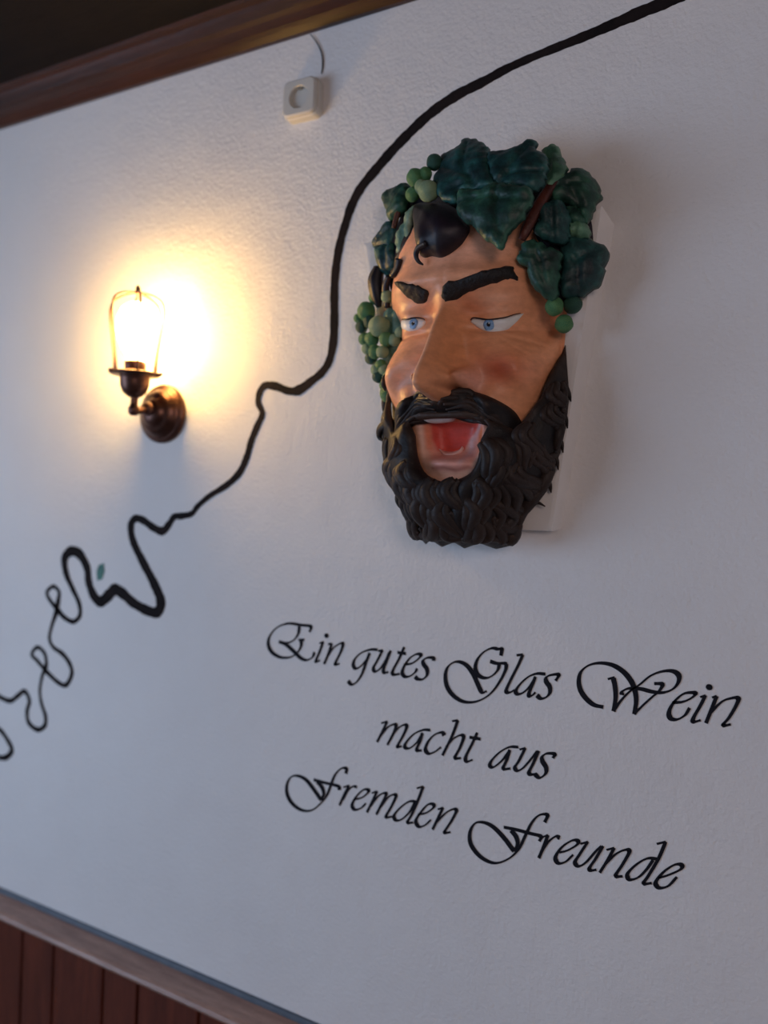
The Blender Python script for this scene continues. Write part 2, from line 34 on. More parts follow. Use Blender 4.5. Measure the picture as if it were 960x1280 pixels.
LEAVES = [["vine_leaf",[[-0.0159,0.3588,0.0912],[0.0029,0.3573,0.0949],[0.0395,0.3292,0.1158],[0.0538,0.3065,0.1304],[0.0631,0.2678,0.1531],[0.0795,0.2315,0.1755],[0.0514,0.2281,0.1732],[0.0194,0.2293,0.1677],[0.0177,0.2096,0.1783],[-0.0101,0.2194,0.1688],[-0.0375,0.248,0.1489],[-0.0495,0.2812,0.1289],[-0.0428,0.2996,0.1198],[-0.0537,0.334,0.0992],[-0.0283,0.3377,0.101],[-0.0148,0.3444,0.0993]],[[[0.0517,0.2268,0.174],[0.0103,0.2903,0.1328],[0.0017,0.3403,0.104]],[[0.0315,0.2578,0.1538],[-0.0276,0.295,0.1245]],[[0.0397,0.2491,0.1599],[-0.0097,0.2372,0.159]]],0.016,"teal"],["vine_leaf",[[0.0536,0.3056,0.1326],[0.084,0.3061,0.1278],[0.107,0.3165,0.1191],[0.1174,0.3271,0.1123],[0.1304,0.316,0.1159],[0.1316,0.3018,0.1228],[0.1504,0.2877,0.127],[0.1586,0.2618,0.1387],[0.1585,0.2316,0.1538],[0.151,0.216,0.1628],[0.1314,0.2185,0.1645],[0.1006,0.2273,0.1647],[0.079,0.2362,0.1635],[0.0613,0.2664,0.151]],[[[0.0854,0.2293,0.166],[0.1066,0.2693,0.1428],[0.123,0.3108,0.1196]],[[0.1004,0.2517,0.1525],[0.1491,0.251,0.1456]]],0.016,"teal"],["vine_leaf",[[0.016,0.2243,0.176],[0.0257,0.2334,0.1742],[0.0587,0.2252,0.1779],[0.0843,0.2325,0.1773],[0.1172,0.2204,0.182],[0.1384,0.2135,0.1848],[0.1517,0.203,0.188],[0.1532,0.1836,0.193],[0.1442,0.1759,0.1944],[0.1421,0.1608,0.1981],[0.1278,0.1478,0.2006],[0.1166,0.1368,0.2028],[0.1149,0.1232,0.2062],[0.1089,0.1112,0.2089],[0.0991,0.1189,0.2064],[0.0829,0.1308,0.2027],[0.0654,0.1494,0.1971],[0.0516,0.1634,0.1929],[0.0369,0.1713,0.1902],[0.0204,0.196,0.1833]],[[[0.0874,0.2292,0.1783],[0.098,0.1791,0.1913],[0.1084,0.1149,0.2079]],[[0.0921,0.2068,0.1841],[0.0285,0.2081,0.1806]],[[0.0939,0.2011,0.1856],[0.1464,0.19,0.191]]],0.014,"green"],["vine_leaf",[[0.1303,0.3154,0.0854],[0.1451,0.3266,0.0753],[0.1574,0.3191,0.0753],[0.1653,0.2981,0.0835],[0.1795,0.275,0.0908],[0.1743,0.2586,0.1006],[0.165,0.245,0.1102],[0.156,0.2376,0.1166],[0.1464,0.2523,0.1121],[0.1437,0.2806,0.0988]],[[[0.1551,0.2425,0.1144],[0.1489,0.3185,0.0782]]],0.014,"light"],["vine_leaf",[[0.153,0.2612,0.0927],[0.172,0.2708,0.0794],[0.1852,0.2841,0.0681],[0.2014,0.2781,0.061],[0.216,0.2617,0.0579],[0.2271,0.2396,0.0585],[0.2268,0.2243,0.0632],[0.2214,0.2084,0.071],[0.2161,0.1869,0.0803],[0.2075,0.1854,0.0855],[0.1944,0.2058,0.0865],[0.1803,0.2146,0.0917],[0.1625,0.2165,0.1009],[0.1515,0.2283,0.1034],[0.1485,0.2468,0.0995]],[[[0.1559,0.2359,0.0987],[0.1854,0.2487,0.0786],[0.2119,0.2501,0.0637]],[[0.1813,0.2457,0.0818],[0.2074,0.2076,0.0789]]],0.022,"green"],["vine_leaf",[[0.1425,0.1987,0.1282],[0.1533,0.2062,0.1226],[0.1657,0.2137,0.1163],[0.1771,0.212,0.1113],[0.1825,0.2028,0.1098],[0.1889,0.19,0.1082],[0.1921,0.1771,0.1081],[0.1924,0.1587,0.1097],[0.1891,0.1477,0.1123],[0.1801,0.1384,0.1173],[0.1654,0.1418,0.1236],[0.1505,0.149,0.1296],[0.14,0.1617,0.133],[0.141,0.1709,0.1316],[0.1455,0.1765,0.1291],[0.1424,0.1876,0.1294]],[[[0.1658,0.2119,0.1164],[0.168,0.1768,0.1189],[0.1733,0.1438,0.1198]]],0.02,"teal"],["vine_leaf",[[0.1868,0.179,0.0889],[0.1976,0.1864,0.0826],[0.209,0.1821,0.0783],[0.2161,0.1707,0.0774],[0.2146,0.1572,0.0808],[0.2002,0.1551,0.0877],[0.1878,0.1578,0.0927],[0.1852,0.1693,0.0916]],[[[0.1977,0.1849,0.0828],[0.2,0.1579,0.0872]]],0.022,"light"],["vine_leaf",[[0.1769,0.2069,0.0905],[0.1895,0.2129,0.0836],[0.2031,0.2053,0.079],[0.2107,0.1918,0.0783],[0.207,0.1782,0.0827],[0.1926,0.1761,0.0896],[0.1854,0.1838,0.0913]],[],0.016,"green"],["vine_leaf",[[0.1722,0.1499,0.0861],[0.1874,0.1605,0.0782],[0.2054,0.1626,0.0699],[0.2216,0.1571,0.0632],[0.2359,0.1509,0.0574],[0.2428,0.1419,0.0552],[0.2419,0.1251,0.0572],[0.2378,0.0993,0.0617],[0.2331,0.0838,0.0653],[0.2201,0.0689,0.0727],[0.2027,0.0595,0.0815],[0.187,0.0584,0.0886],[0.1764,0.0646,0.0928],[0.1727,0.0878,0.0921],[0.1746,0.111,0.0889],[0.1701,0.1291,0.0892]],[[[0.1816,0.1448,0.0824],[0.204,0.1116,0.0757],[0.207,0.0627,0.0792]],[[0.2002,0.1192,0.0766],[0.2319,0.1353,0.0608]]],0.024,"teal"],["vine_leaf",[[0.1229,0.1412,0.1414],[0.1359,0.147,0.1349],[0.1493,0.142,0.1282],[0.1605,0.135,0.1226],[0.1739,0.1304,0.1159],[0.1813,0.1208,0.1122],[0.1797,0.1035,0.113],[0.1784,0.0812,0.1137],[0.1769,0.0615,0.1144],[0.1708,0.0494,0.1175],[0.1615,0.0491,0.1221],[0.1475,0.0605,0.1291],[0.1381,0.075,0.1338],[0.1321,0.0896,0.1368],[0.1305,0.1019,0.1376],[0.1198,0.106,0.143],[0.1156,0.1188,0.1451],[0.1207,0.13,0.1425]],[[[0.1406,0.1393,0.1326],[0.1529,0.1051,0.1264],[0.1658,0.0537,0.12]],[[0.1479,0.1198,0.1289],[0.1238,0.1165,0.141]],[[0.1527,0.11,0.1265],[0.1743,0.1206,0.1157]]],0.02,"green"],["vine_leaf",[[-0.1914,0.2938,0.057],[-0.1753,0.3049,0.0617],[-0.1471,0.3023,0.0766],[-0.1216,0.2991,0.0903],[-0.1143,0.2644,0.1044],[-0.1201,0.2447,0.1074],[-0.1331,0.237,0.1032],[-0.161,0.2377,0.089],[-0.1786,0.2632,0.0726]],[[[-0.1292,0.2924,0.0885],[-0.1653,0.2555,0.0815]]],0.018,"green"],["vine_leaf",[[-0.2163,0.2122,0.0518],[-0.1929,0.2333,0.0612],[-0.1709,0.2426,0.07],[-0.1464,0.2295,0.0798],[-0.1454,0.2104,0.0802],[-0.1493,0.1964,0.0786],[-0.1466,0.1681,0.0797],[-0.2022,0.1956,0.0575]],[[[-0.1517,0.2272,0.0776],[-0.199,0.2065,0.0587]]],0.018,"teal"],["vine_leaf",[[-0.1978,0.1941,0.0711],[-0.1837,0.1953,0.0768],[-0.1488,0.1897,0.0907],[-0.1402,0.1766,0.0941],[-0.1359,0.1601,0.0958],[-0.133,0.147,0.097],[-0.1414,0.1381,0.0937],[-0.1549,0.138,0.0882],[-0.1638,0.1329,0.0847],[-0.1759,0.1427,0.0798],[-0.1885,0.1567,0.0748],[-0.1962,0.1761,0.0717]],[[[-0.1624,0.1884,0.0853],[-0.1618,0.1379,0.0855]]],0.02,"teal"],["vine_leaf",[[-0.1108,0.236,0.1141],[-0.0903,0.2416,0.1202],[-0.0943,0.215,0.119],[-0.0923,0.1881,0.1197],[-0.0864,0.1675,0.1214],[-0.0941,0.1632,0.1191],[-0.1072,0.1672,0.1152],[-0.1148,0.1579,0.1129],[-0.1282,0.1645,0.1089],[-0.1349,0.1831,0.1069],[-0.1272,0.2071,0.1092],[-0.1145,0.2139,0.113]],[[[-0.098,0.2376,0.1179],[-0.112,0.1975,0.1137],[-0.1072,0.1672,0.1152]]],0.014,"pale"],["vine_leaf",[[-0.1738,0.0705,0.0666],[-0.1563,0.0777,0.0726],[-0.136,0.072,0.0781],[-0.1261,0.0534,0.0792],[-0.124,0.0311,0.0776],[-0.1258,0.0068,0.0746],[-0.1384,-0.0115,0.069],[-0.1454,-0.0256,0.0655],[-0.1508,-0.0501,0.0615],[-0.1493,-0.0728,0.0596],[-0.1324,-0.0942,0.0626],[-0.1341,-0.1021,0.0612],[-0.1495,-0.1005,0.0568],[-0.1649,-0.0715,0.0551],[-0.1751,-0.0478,0.0544],[-0.1819,-0.0191,0.0552],[-0.1816,0.0036,0.0576],[-0.1742,0.0304,0.0625],[-0.1774,0.056,0.0641]],[[[-0.1496,0.0717,0.074],[-0.1572,-0.0093,0.0636],[-0.1511,-0.0903,0.0573]]],0.016,"pale"]]
GRAPES = {"forehead":[[-0.0876,0.288,0.125,0.0158],[-0.047,0.2478,0.15,0.0182],[-0.0554,0.3136,0.115,0.0143],[-0.0711,0.2929,0.12,0.0129],[-0.0911,0.2585,0.125,0.013],[-0.0714,0.2663,0.13,0.0128]],"temple":[[-0.2157,0.0741,0.062,0.018],[-0.1726,0.0361,0.085,0.0198],[-0.1577,0.0909,0.085,0.0121],[-0.2323,0.0468,0.05,0.0127],[-0.2209,0.0213,0.055,0.0126],[-0.1959,0.0165,0.07,0.0139],[-0.1386,0.008,0.085,0.012],[-0.1848,-0.0098,0.075,0.0138],[-0.2007,-0.0188,0.062,0.0125],[-0.1714,-0.0351,0.075,0.0107],[-0.1849,-0.042,0.066,0.0124],[-0.1512,-0.0609,0.078,0.0129],[-0.1807,-0.0561,0.066,0.0123],[-0.1536,-0.0897,0.068,0.0183],[-0.2435,0.0662,0.045,0.0096],[-0.1651,-0.0123,0.082,0.0122],[-0.1964,0.0993,0.06,0.014],[-0.2058,0.0524,0.065,0.0124],[-0.1553,0.0104,0.086,0.0136],[-0.2129,0.0014,0.058,0.011],[-0.1645,-0.0444,0.074,0.0107],[-0.1413,-0.0692,0.07,0.0122],[-0.1663,-0.073,0.062,0.0123],[-0.1453,-0.0996,0.06,0.0092],[-0.1247,0.021,0.09,0.0104]],"cheek":[[0.168,0.0424,0.092,0.0155],[0.1919,0.0493,0.066,0.0156],[0.1808,0.0156,0.075,0.0156]]}
TUBES = [["vine_stem",[[0.1602,0.2482,0.1,0.0094],[0.1511,0.2182,0.12,0.0106],[0.1425,0.1861,0.14,0.0105],[0.1334,0.1565,0.15,0.0092],[0.126,0.1406,0.15,0.0066]],"stem"],["vine_stem",[[-0.1254,0.2658,0.1,0.0059],[-0.1342,0.2375,0.1,0.0059],[-0.1415,0.2134,0.1,0.0045]],"stem"],["hair_lock",[[-0.1834,0.1525,0.075,0.0107],[-0.1893,0.1286,0.075,0.0161],[-0.1863,0.1007,0.075,0.0131],[-0.1827,0.0771,0.07,0.0054]],"hair"],["hair_curl",[[-0.0303,0.1442,0.185,0.0068],[-0.0447,0.1421,0.18,0.0062],[-0.0538,0.1366,0.175,0.0055],[-0.0557,0.1281,0.172,0.0044],[-0.0517,0.1199,0.17,0.0035],[-0.0432,0.114,0.168,0.0014]],"hair"],["hair_lock",[[-0.1093,0.1427,0.13,0.0087],[-0.1163,0.1291,0.125,0.0073],[-0.1327,0.1191,0.115,0.0059]],"hair"],["hair_lock",[[-0.1477,0.1249,0.1,0.006],[-0.1591,0.1063,0.09,0.0075],[-0.1595,0.0711,0.08,0.0061]],"hair"]]
BROW_RIGHT = [[-0.0029,0.0659],[0.0042,0.0736],[0.03,0.0799],[0.0587,0.0878],[0.0826,0.0957],[0.1037,0.1039],[0.1117,0.0962],[0.116,0.0815],[0.1055,0.0812],[0.0942,0.0783],[0.0675,0.0691],[0.0384,0.0613],[0.0183,0.0512],[0.0045,0.0461],[-0.0025,0.0519]]
BROW_LEFT = [[-0.1273,0.1074],[-0.0712,0.0846],[-0.05,0.0781],[-0.0334,0.0695],[-0.0352,0.0625],[-0.0443,0.0541],[-0.0628,0.0558],[-0.0808,0.0661],[-0.0941,0.0801]]
HAIR_TUFT = [[-0.1409,0.2837],[-0.0616,0.2443],[-0.0224,0.2298],[0.0105,0.2066],[0.035,0.1725],[0.0286,0.1491],[0.0111,0.1332],[-0.0099,0.1242],[-0.0309,0.1299],[-0.0452,0.1298],[-0.0568,0.1372],[-0.0655,0.1593],[-0.085,0.2027]]
MOUSTACHE = [[-0.0044,-0.1248],[0.0198,-0.1145],[0.0269,-0.1057],[0.0442,-0.1035],[0.0704,-0.1101],[0.0941,-0.121],[0.1112,-0.1343],[0.1201,-0.1526],[0.1249,-0.1703],[0.1221,-0.1905],[0.1103,-0.1971],[0.0946,-0.1784],[0.0754,-0.1609],[0.0428,-0.1532],[0.0142,-0.1476],[-0.0151,-0.144],[-0.0291,-0.1417]]
MOUTH_HOLE = [[-0.0601,-0.1522],[-0.0562,-0.1774],[-0.0495,-0.2128],[-0.0357,-0.2411],[-0.0122,-0.2549],[0.0113,-0.2586],[0.0317,-0.2538],[0.0543,-0.2408],[0.0652,-0.2159],[0.068,-0.1874],[0.07,-0.1535]]
BEARD_EDGE = [[0.1744,-0.0124],[0.1694,-0.0261],[0.1641,-0.0459],[0.1587,-0.0685],[0.152,-0.1091],[0.14,-0.1346],[0.121,-0.1695]]
LIP = [[-0.0502,-0.1517],[-0.0443,-0.198],[-0.0249,-0.2275],[-0.0142,-0.2383],[0.0185,-0.2405],[0.0439,-0.2331],[0.0576,-0.201],[0.0692,-0.1564]]
PIT = [[-0.0424,-0.1483],[-0.0386,-0.1828],[-0.0316,-0.2009],[-0.0053,-0.2047],[0.0155,-0.1986],[0.0288,-0.1789],[0.0562,-0.1517]]
STRIPE = [[0.0549,-0.1581],[0.0305,-0.1846],[0.028,-0.2242]]
CREASE = [[-0.0247,-0.2343],[-0.0005,-0.233],[0.0192,-0.2378],[0.0417,-0.2319]]
TEETH = [[-0.0438,-0.1459],[-0.0276,-0.1431],[-0.0062,-0.1445],[0.0135,-0.1458],[0.0086,-0.1514],[-0.0047,-0.1537],[-0.0206,-0.1548],[-0.0367,-0.1542]]
LOWER_TEETH = [[-0.03,-0.1977],[-0.0203,-0.2018],[-0.0049,-0.2024],[0.008,-0.1987],[0.0119,-0.1929],[0.0152,-0.1972],[0.0106,-0.2055],[-0.0007,-0.2098],[-0.0194,-0.2081]]
TONGUE = [[-0.0313,-0.2023],[-0.0294,-0.1862],[-0.0158,-0.1787],[0.0028,-0.1802],[0.012,-0.1901],[0.0005,-0.2001],[-0.016,-0.2048]]
EYES = [[[[0.0372,0.0159],[0.0405,0.0221],[0.051,0.0212],[0.07,0.0177],[0.0938,0.0203],[0.108,0.028],[0.1173,0.0332]],[[0.0372,0.0159],[0.0437,0.0109],[0.0526,0.0043],[0.0718,-0.002],[0.0927,0.0013],[0.1062,0.013],[0.1173,0.0332]],[0.0688,0.0097],0.0098,0.0035],[[[-0.114,0.0375],[-0.0892,0.0318],[-0.0791,0.0326],[-0.0684,0.0327],[-0.0569,0.0298],[-0.0513,0.0255]],[[-0.1409,0.0361],[-0.0926,0.0138],[-0.081,0.0108],[-0.0686,0.0115],[-0.056,0.0168],[-0.0513,0.0255]],[-0.0744,0.0224],0.0098,0.0035]]

# ------------------------------------------------------------------ helpers
random.seed(4); RNG = np.random.default_rng(7)
def tag(o, label=None, cat=None, group=None, kind=None):
    if label: o['label'] = label
    if cat: o['category'] = cat
    if group: o['group'] = group
    if kind: o['kind'] = kind
    return o
def empty(name, loc, **k):
    o = bpy.data.objects.new(name, None); COL.objects.link(o); o.location = loc; o.empty_display_size = .05
    return tag(o, **k)
def mesh_ob(name, verts, faces, mat, parent=None, smooth=True, loc=None, col=None):
    me = bpy.data.meshes.new(name); me.from_pydata([tuple(map(float, v)) for v in verts], [], [tuple(map(int, f)) for f in faces])
    if smooth: me.polygons.foreach_set('use_smooth', [True]*len(me.polygons))
    if col is not None:
        a = me.color_attributes.new('paint', 'FLOAT_COLOR', 'POINT')
        a.data.foreach_set('color', np.hstack([col, np.ones((len(col), 1))]).astype(np.float32).ravel())
    me.materials.append(mat); me.update()
    o = bpy.data.objects.new(name, me); COL.objects.link(o)
    if parent: o.parent = parent
    if loc is not None: o.location = loc
    return o
def bm_ob(name, bm, mat, parent=None, smooth=False, loc=None):
    bmesh.ops.recalc_face_normals(bm, faces=bm.faces)
    me = bpy.data.meshes.new(name); bm.to_mesh(me); bm.free()
    if smooth: me.polygons.foreach_set('use_smooth', [True]*len(me.polygons))
    me.materials.append(mat); o = bpy.data.objects.new(name, me); COL.objects.link(o)
    if parent: o.parent = parent
    if loc is not None: o.location = loc
    return o
def add_box(bm, lo, hi, bev=0, seg=2):
    r = bmesh.ops.create_cube(bm, size=1); vv = r['verts']
    for v in vv: v.co = Vector([(lo[i]+hi[i])/2+v.co[i]*(hi[i]-lo[i]) for i in range(3)])
    if bev:
        es = list({e for v in vv for e in v.link_edges})
        bmesh.ops.bevel(bm, geom=es, offset=bev, segments=seg, affect='EDGES', profile=.6)
def box(name, lo, hi, mat, parent=None, bev=0, seg=2):
    bm = bmesh.new(); add_box(bm, lo, hi, bev, seg); return bm_ob(name, bm, mat, parent)
def lathe(prof, n=32, axis='z'):
    """prof: (radius, along) pairs; the axis points up, or out from the wall for axis='y'"""
    V, Fc = [], []
    for rr, h in prof:
        for k in range(n):
            a = 2*math.pi*k/n; x, y = rr*math.cos(a), rr*math.sin(a)
            V.append((x, y, h) if axis == 'z' else (x, -h, y))
    for i in range(len(prof)-1):
        for k in range(n):
            a, b = i*n+k, i*n+(k+1) % n; Fc.append((a, b, b+n, a+n))
    Fc.append(tuple(range(n))[::-1]); Fc.append(tuple(range((len(prof)-1)*n, len(prof)*n)))
    if axis == 'y': Fc = [f[::-1] for f in Fc]
    return V, Fc
def catmull(P, n=8):
    P = np.asarray(P, float)
    if len(P) < 3: t = np.linspace(0, 1, n+1)[:, None]; return P[0]*(1-t)+P[-1]*t
    Q = np.vstack([2*P[0]-P[1], P, 2*P[-1]-P[-2]]); out = []
    for i in range(1, len(Q)-2):
        for t in np.linspace(0, 1, n, endpoint=False):
            a, b, c, d = Q[i-1], Q[i], Q[i+1], Q[i+2]
            out.append(.5*((2*b)+(c-a)*t+(2*a-5*b+4*c-d)*t*t+(3*b-a-3*c+d)*t**3))
    out.append(P[-1]); return np.array(out)
def tube(path, rad, ns=10, ridges=0, depth=0.):
    path = np.asarray(path, float); T = np.gradient(path, axis=0); T /= np.linalg.norm(T, axis=1)[:, None]+1e-12
    N = np.cross(T[0], (0, 0, 1)); N = N if np.linalg.norm(N) > .1 else np.cross(T[0], (1, 0, 0)); N /= np.linalg.norm(N)
    V, Fc = [], []
    for i, p in enumerate(path):
        N = N-T[i]*(N@T[i]); N /= np.linalg.norm(N); Bn = np.cross(T[i], N)
        for k in range(ns):
            a = 2*math.pi*k/ns; rr = rad[i]*(1-depth*(.5+.5*math.cos(ridges*a)) if ridges else 1)
            V.append(p+rr*(N*math.cos(a)+Bn*math.sin(a)))
    for i in range(len(path)-1):
        for k in range(ns):
            a, b = i*ns+k, i*ns+(k+1) % ns; Fc.append((a, b, b+ns, a+ns))
    Fc.append(tuple(range(ns))[::-1]); Fc.append(tuple(range((len(path)-1)*ns, len(path)*ns)))
    return V, Fc
def ribbon(P, w, y0=-.0004, y1=-.0012):
    """a painted stroke lying on the wall: centre line (x, z), half widths"""
    P = np.asarray(P, float); T = np.gradient(P, axis=0); T /= np.linalg.norm(T, axis=1)[:, None]+1e-12
    N = np.stack([-T[:, 1], T[:, 0]], 1); L = P+N*w[:, None]; R = P-N*w[:, None]; n = len(P); V, Fc = [], []
    for i in range(n): V += [(L[i, 0], y1, L[i, 1]), (R[i, 0], y1, R[i, 1]), (R[i, 0], y0, R[i, 1]), (L[i, 0], y0, L[i, 1])]
    for i in range(n-1):
        for k in range(4): a, b = 4*i+k, 4*i+(k+1) % 4; Fc.append((a, a+4, b+4, b))
    Fc.append((0, 1, 2, 3)); Fc.append((4*n-1, 4*n-2, 4*n-3, 4*n-4)); return V, Fc
def join(parts):
    V, Fc = [], []
    for v, f in parts:
        o = len(V); V += [tuple(q) for q in v]; Fc += [tuple(i+o for i in g) for g in f]
    return V, Fc
def inside(P, poly):
    P = np.asarray(P); poly = np.asarray(poly); x, y = P[:, 0], P[:, 1]; r = np.zeros(len(P), bool)
    for i in range(len(poly)):
        x1, y1 = poly[i-1][:2]; x2, y2 = poly[i][:2]
        if y1 == y2: continue
        r ^= ((y1 > y) != (y2 > y)) & (x < (x2-x1)*(y-y1)/(y2-y1)+x1)
    return r
def seg_dist(P, line, closed=False):
    P = np.asarray(P, float)[:, :2]; L = np.asarray(line, float)[:, :2]; d = np.full(len(P), 9.)
    for i in range(0 if closed else 1, len(L)):
        a, b = L[i-1], L[i]; ab = b-a; t = np.clip(((P-a)@ab)/(ab@ab+1e-12), 0, 1)
        d = np.minimum(d, np.linalg.norm(P-a-t[:, None]*ab, axis=1))
    return d
def resample(poly, h):
    out = []
    for i in range(len(poly)):
        a, b = np.asarray(poly[i], float), np.asarray(poly[(i+1) % len(poly)], float)
        n = max(1, int(round(np.linalg.norm((b-a)[:2])/h)))
        for k in range(n): out.append(a+(b-a)*k/n)
    return np.array(out)
def smooth_loop(P, n=4):
    P = np.asarray(P, float); m = len(P); out = []
    for i in range(m):
        a, b, c, d = P[i-1], P[i], P[(i+1) % m], P[(i+2) % m]
        for t in np.linspace(0, 1, n, endpoint=False):
            out.append(.5*((2*b)+(c-a)*t+(2*a-5*b+4*c-d)*t*t+(3*b-a-3*c+d)*t**3))
    return np.array(out)
def fill(loop, h, holes=()):
    """triangles filling a loop in the (sideways, up) plane; returns points, triangles, number of rim points"""
    loops = [resample(np.asarray(l)[:, :2], h) for l in (loop, *holes)]
    pts = list(np.vstack(loops)); edges = []; o = 0
    for l in loops:
        n = len(l); edges += [(o+i, o+(i+1) % n) for i in range(n)]; o += n
    lo, hi = loops[0].min(0), loops[0].max(0); g = []
    for j, y in enumerate(np.arange(lo[1], hi[1], h*.87)):
        for x in np.arange(lo[0]+(h/2 if j % 2 else 0), hi[0], h): g.append((x, y))
    g = np.array(g); ok = inside(g, loops[0])
    for l in loops: ok &= seg_dist(g, l, True) > h*.55
    for l in loops[1:]: ok &= ~inside(g, l)
    pts += list(g[ok])
    r = delaunay_2d_cdt([Vector(p) for p in pts], edges, [], 0, 1e-6)
    V = np.array([tuple(v) for v in r[0]]); T = np.array([tuple(f) for f in r[2]])
    c = V[T].mean(1); ok = inside(c, loops[0])
    for l in loops[1:]: ok &= ~inside(c, l)
    T = T[ok]; a, b, c = V[T[:, 0]], V[T[:, 1]], V[T[:, 2]]
    flip = ((b-a)[:, 0]*(c-a)[:, 1]-(b-a)[:, 1]*(c-a)[:, 0]) < 0; T[flip] = T[flip][:, ::-1]
    rim = np.min([seg_dist(V, l, True) for l in loops], axis=0)
    return V, T, rim, loops
def slab(V, T, top, back):
    """closes a filled patch: front at depth top, skirt and back at depth back (arrays); depth is out from the wall"""
    n = len(V); P = [(V[i, 0], -top[i], V[i, 1]) for i in range(n)]+[(V[i, 0], -back[i], V[i, 1]) for i in range(n)]
    cnt = {}
    for t in T:
        for k in range(3): e = (t[k], t[(k+1) % 3]); cnt[e] = 1
    Fc = [tuple(t) for t in T]
    for (a, b) in list(cnt):
        if (b, a) not in cnt: Fc.append((b, a, a+n, b+n))
    Fc += [(t[2]+n, t[1]+n, t[0]+n) for t in T]
    return P, Fc
def wob(P, f, seed=0):
    """cheap smooth 3-D ripple, about -1..1"""
    r = np.random.default_rng(seed); s = 0
    P = np.asarray(P)
    for k in range(5):
        d = r.normal(size=P.shape[1]); d /= np.linalg.norm(d); s = s+np.sin(P@d*f*(.7+.25*k)+r.uniform(0, 6.3))
    return s/3.

# ------------------------------------------------------------------ materials
def mat(name, rough=.6, **k):
    m = bpy.data.materials.new(name); m.use_nodes = True
    b = m.node_tree.nodes['Principled BSDF']; b.inputs['Roughness'].default_value = rough
    b.inputs['Specular IOR Level'].default_value = k.get('spec', .4)
    if 'metal' in k: b.inputs['Metallic'].default_value = k['metal']
    return m, m.node_tree, b
def noise(nt, scale, detail=4, rough=.6, stretch=None):
    tc = nt.nodes.new('ShaderNodeTexCoord'); n = nt.nodes.new('ShaderNodeTexNoise')
    n.inputs['Scale'].default_value = scale; n.inputs['Detail'].default_value = detail; n.inputs['Roughness'].default_value = rough
    if stretch:
        mp = nt.nodes.new('ShaderNodeMapping'); mp.inputs['Scale'].default_value = stretch
        nt.links.new(tc.outputs['Object'], mp.inputs['Vector']); nt.links.new(mp.outputs['Vector'], n.inputs['Vector'])
    else: nt.links.new(tc.outputs['Object'], n.inputs['Vector'])
    return n
def ramp(nt, src, stops):
    r = nt.nodes.new('ShaderNodeValToRGB'); e = r.color_ramp.elements
    while len(e) < len(stops): e.new(.5)
    for i, (p, c) in enumerate(stops): e[i].position = p; e[i].color = (*c, 1)
    nt.links.new(src, r.inputs['Fac']); return r
def bump(nt, b, srcs, dist=.002, strength=1.):
    prev = None
    for s, w in srcs:
        bp = nt.nodes.new('ShaderNodeBump'); bp.inputs['Distance'].default_value = dist*w; bp.inputs['Strength'].default_value = strength
        nt.links.new(s, bp.inputs['Height'])
        if prev: nt.links.new(prev.outputs['Normal'], bp.inputs['Normal'])
        prev = bp
    nt.links.new(prev.outputs['Normal'], b.inputs['Normal'])
def simple(name, stops, scale=30, rough=.6, bd=0., stretch=None, **k):
    m, nt, b = mat(name, rough, **k); n = noise(nt, scale, stretch=stretch)
    r = ramp(nt, n.outputs['Fac'], stops); nt.links.new(r.outputs['Color'], b.inputs['Base Color'])
    if bd: bump(nt, b, [(n.outputs['Fac'], 1)], bd)
    return m
def plaster():
    m, nt, b = mat('white_plaster', .75, spec=.25)
    n0 = noise(nt, 2.2, 3); r = ramp(nt, n0.outputs['Fac'], [(.3, (.76, .745, .735)), (.7, (.81, .80, .79))])
    nt.links.new(r.outputs['Color'], b.inputs['Base Color'])
    n1 = noise(nt, 130, 3, .55); n2 = noise(nt, 14, 4, .6); n3 = noise(nt, 420, 2, .5)
    bump(nt, b, [(n2.outputs['Fac'], 2.0), (n1.outputs['Fac'], .9), (n3.outputs['Fac'], .15)], .0022, .75)
    return m
def wood(name, c0, c1, scale=9, rough=.4, stretch=(1, 8, 8), spec=.5):
    m, nt, b = mat(name, rough, spec=spec); n = noise(nt, scale, 6, .65, stretch); n2 = noise(nt, scale*7, 3, .6, stretch)
    mx = nt.nodes.new('ShaderNodeMix'); mx.inputs[0].default_value = .35
    nt.links.new(n.outputs['Fac'], mx.inputs[2]); nt.links.new(n2.outputs['Fac'], mx.inputs[3])
    r = ramp(nt, mx.outputs[0], [(.32, c0), (.68, c1)]); nt.links.new(r.outputs['Color'], b.inputs['Base Color'])
    bump(nt, b, [(n2.outputs['Fac'], 1)], .0012, .6); return m
def painted(name, rough=.45):
    """hand-painted plaster, colour from the paint attribute with brush streaks"""
    m, nt, b = mat(name, rough, spec=.35)
    a = nt.nodes.new('ShaderNodeAttribute'); a.attribute_name = 'paint'
    n = noise(nt, 38, 4, .6, (1, 1, 2.2)); r = ramp(nt, n.outputs['Fac'], [(.25, (.80, .78, .76)), (.75, (1.12, 1.12, 1.12))])
    mx = nt.nodes.new('ShaderNodeMix'); mx.data_type = 'RGBA'; mx.blend_type = 'MULTIPLY'; mx.inputs[0].default_value = 1
    nt.links.new(a.outputs['Color'], mx.inputs[6]); nt.links.new(r.outputs['Color'], mx.inputs[7])
    nt.links.new(mx.outputs[2], b.inputs['Base Color'])
    n2 = noise(nt, 160, 2); bump(nt, b, [(n.outputs['Fac'], 1), (n2.outputs['Fac'], .3)], .0022, .5); return m
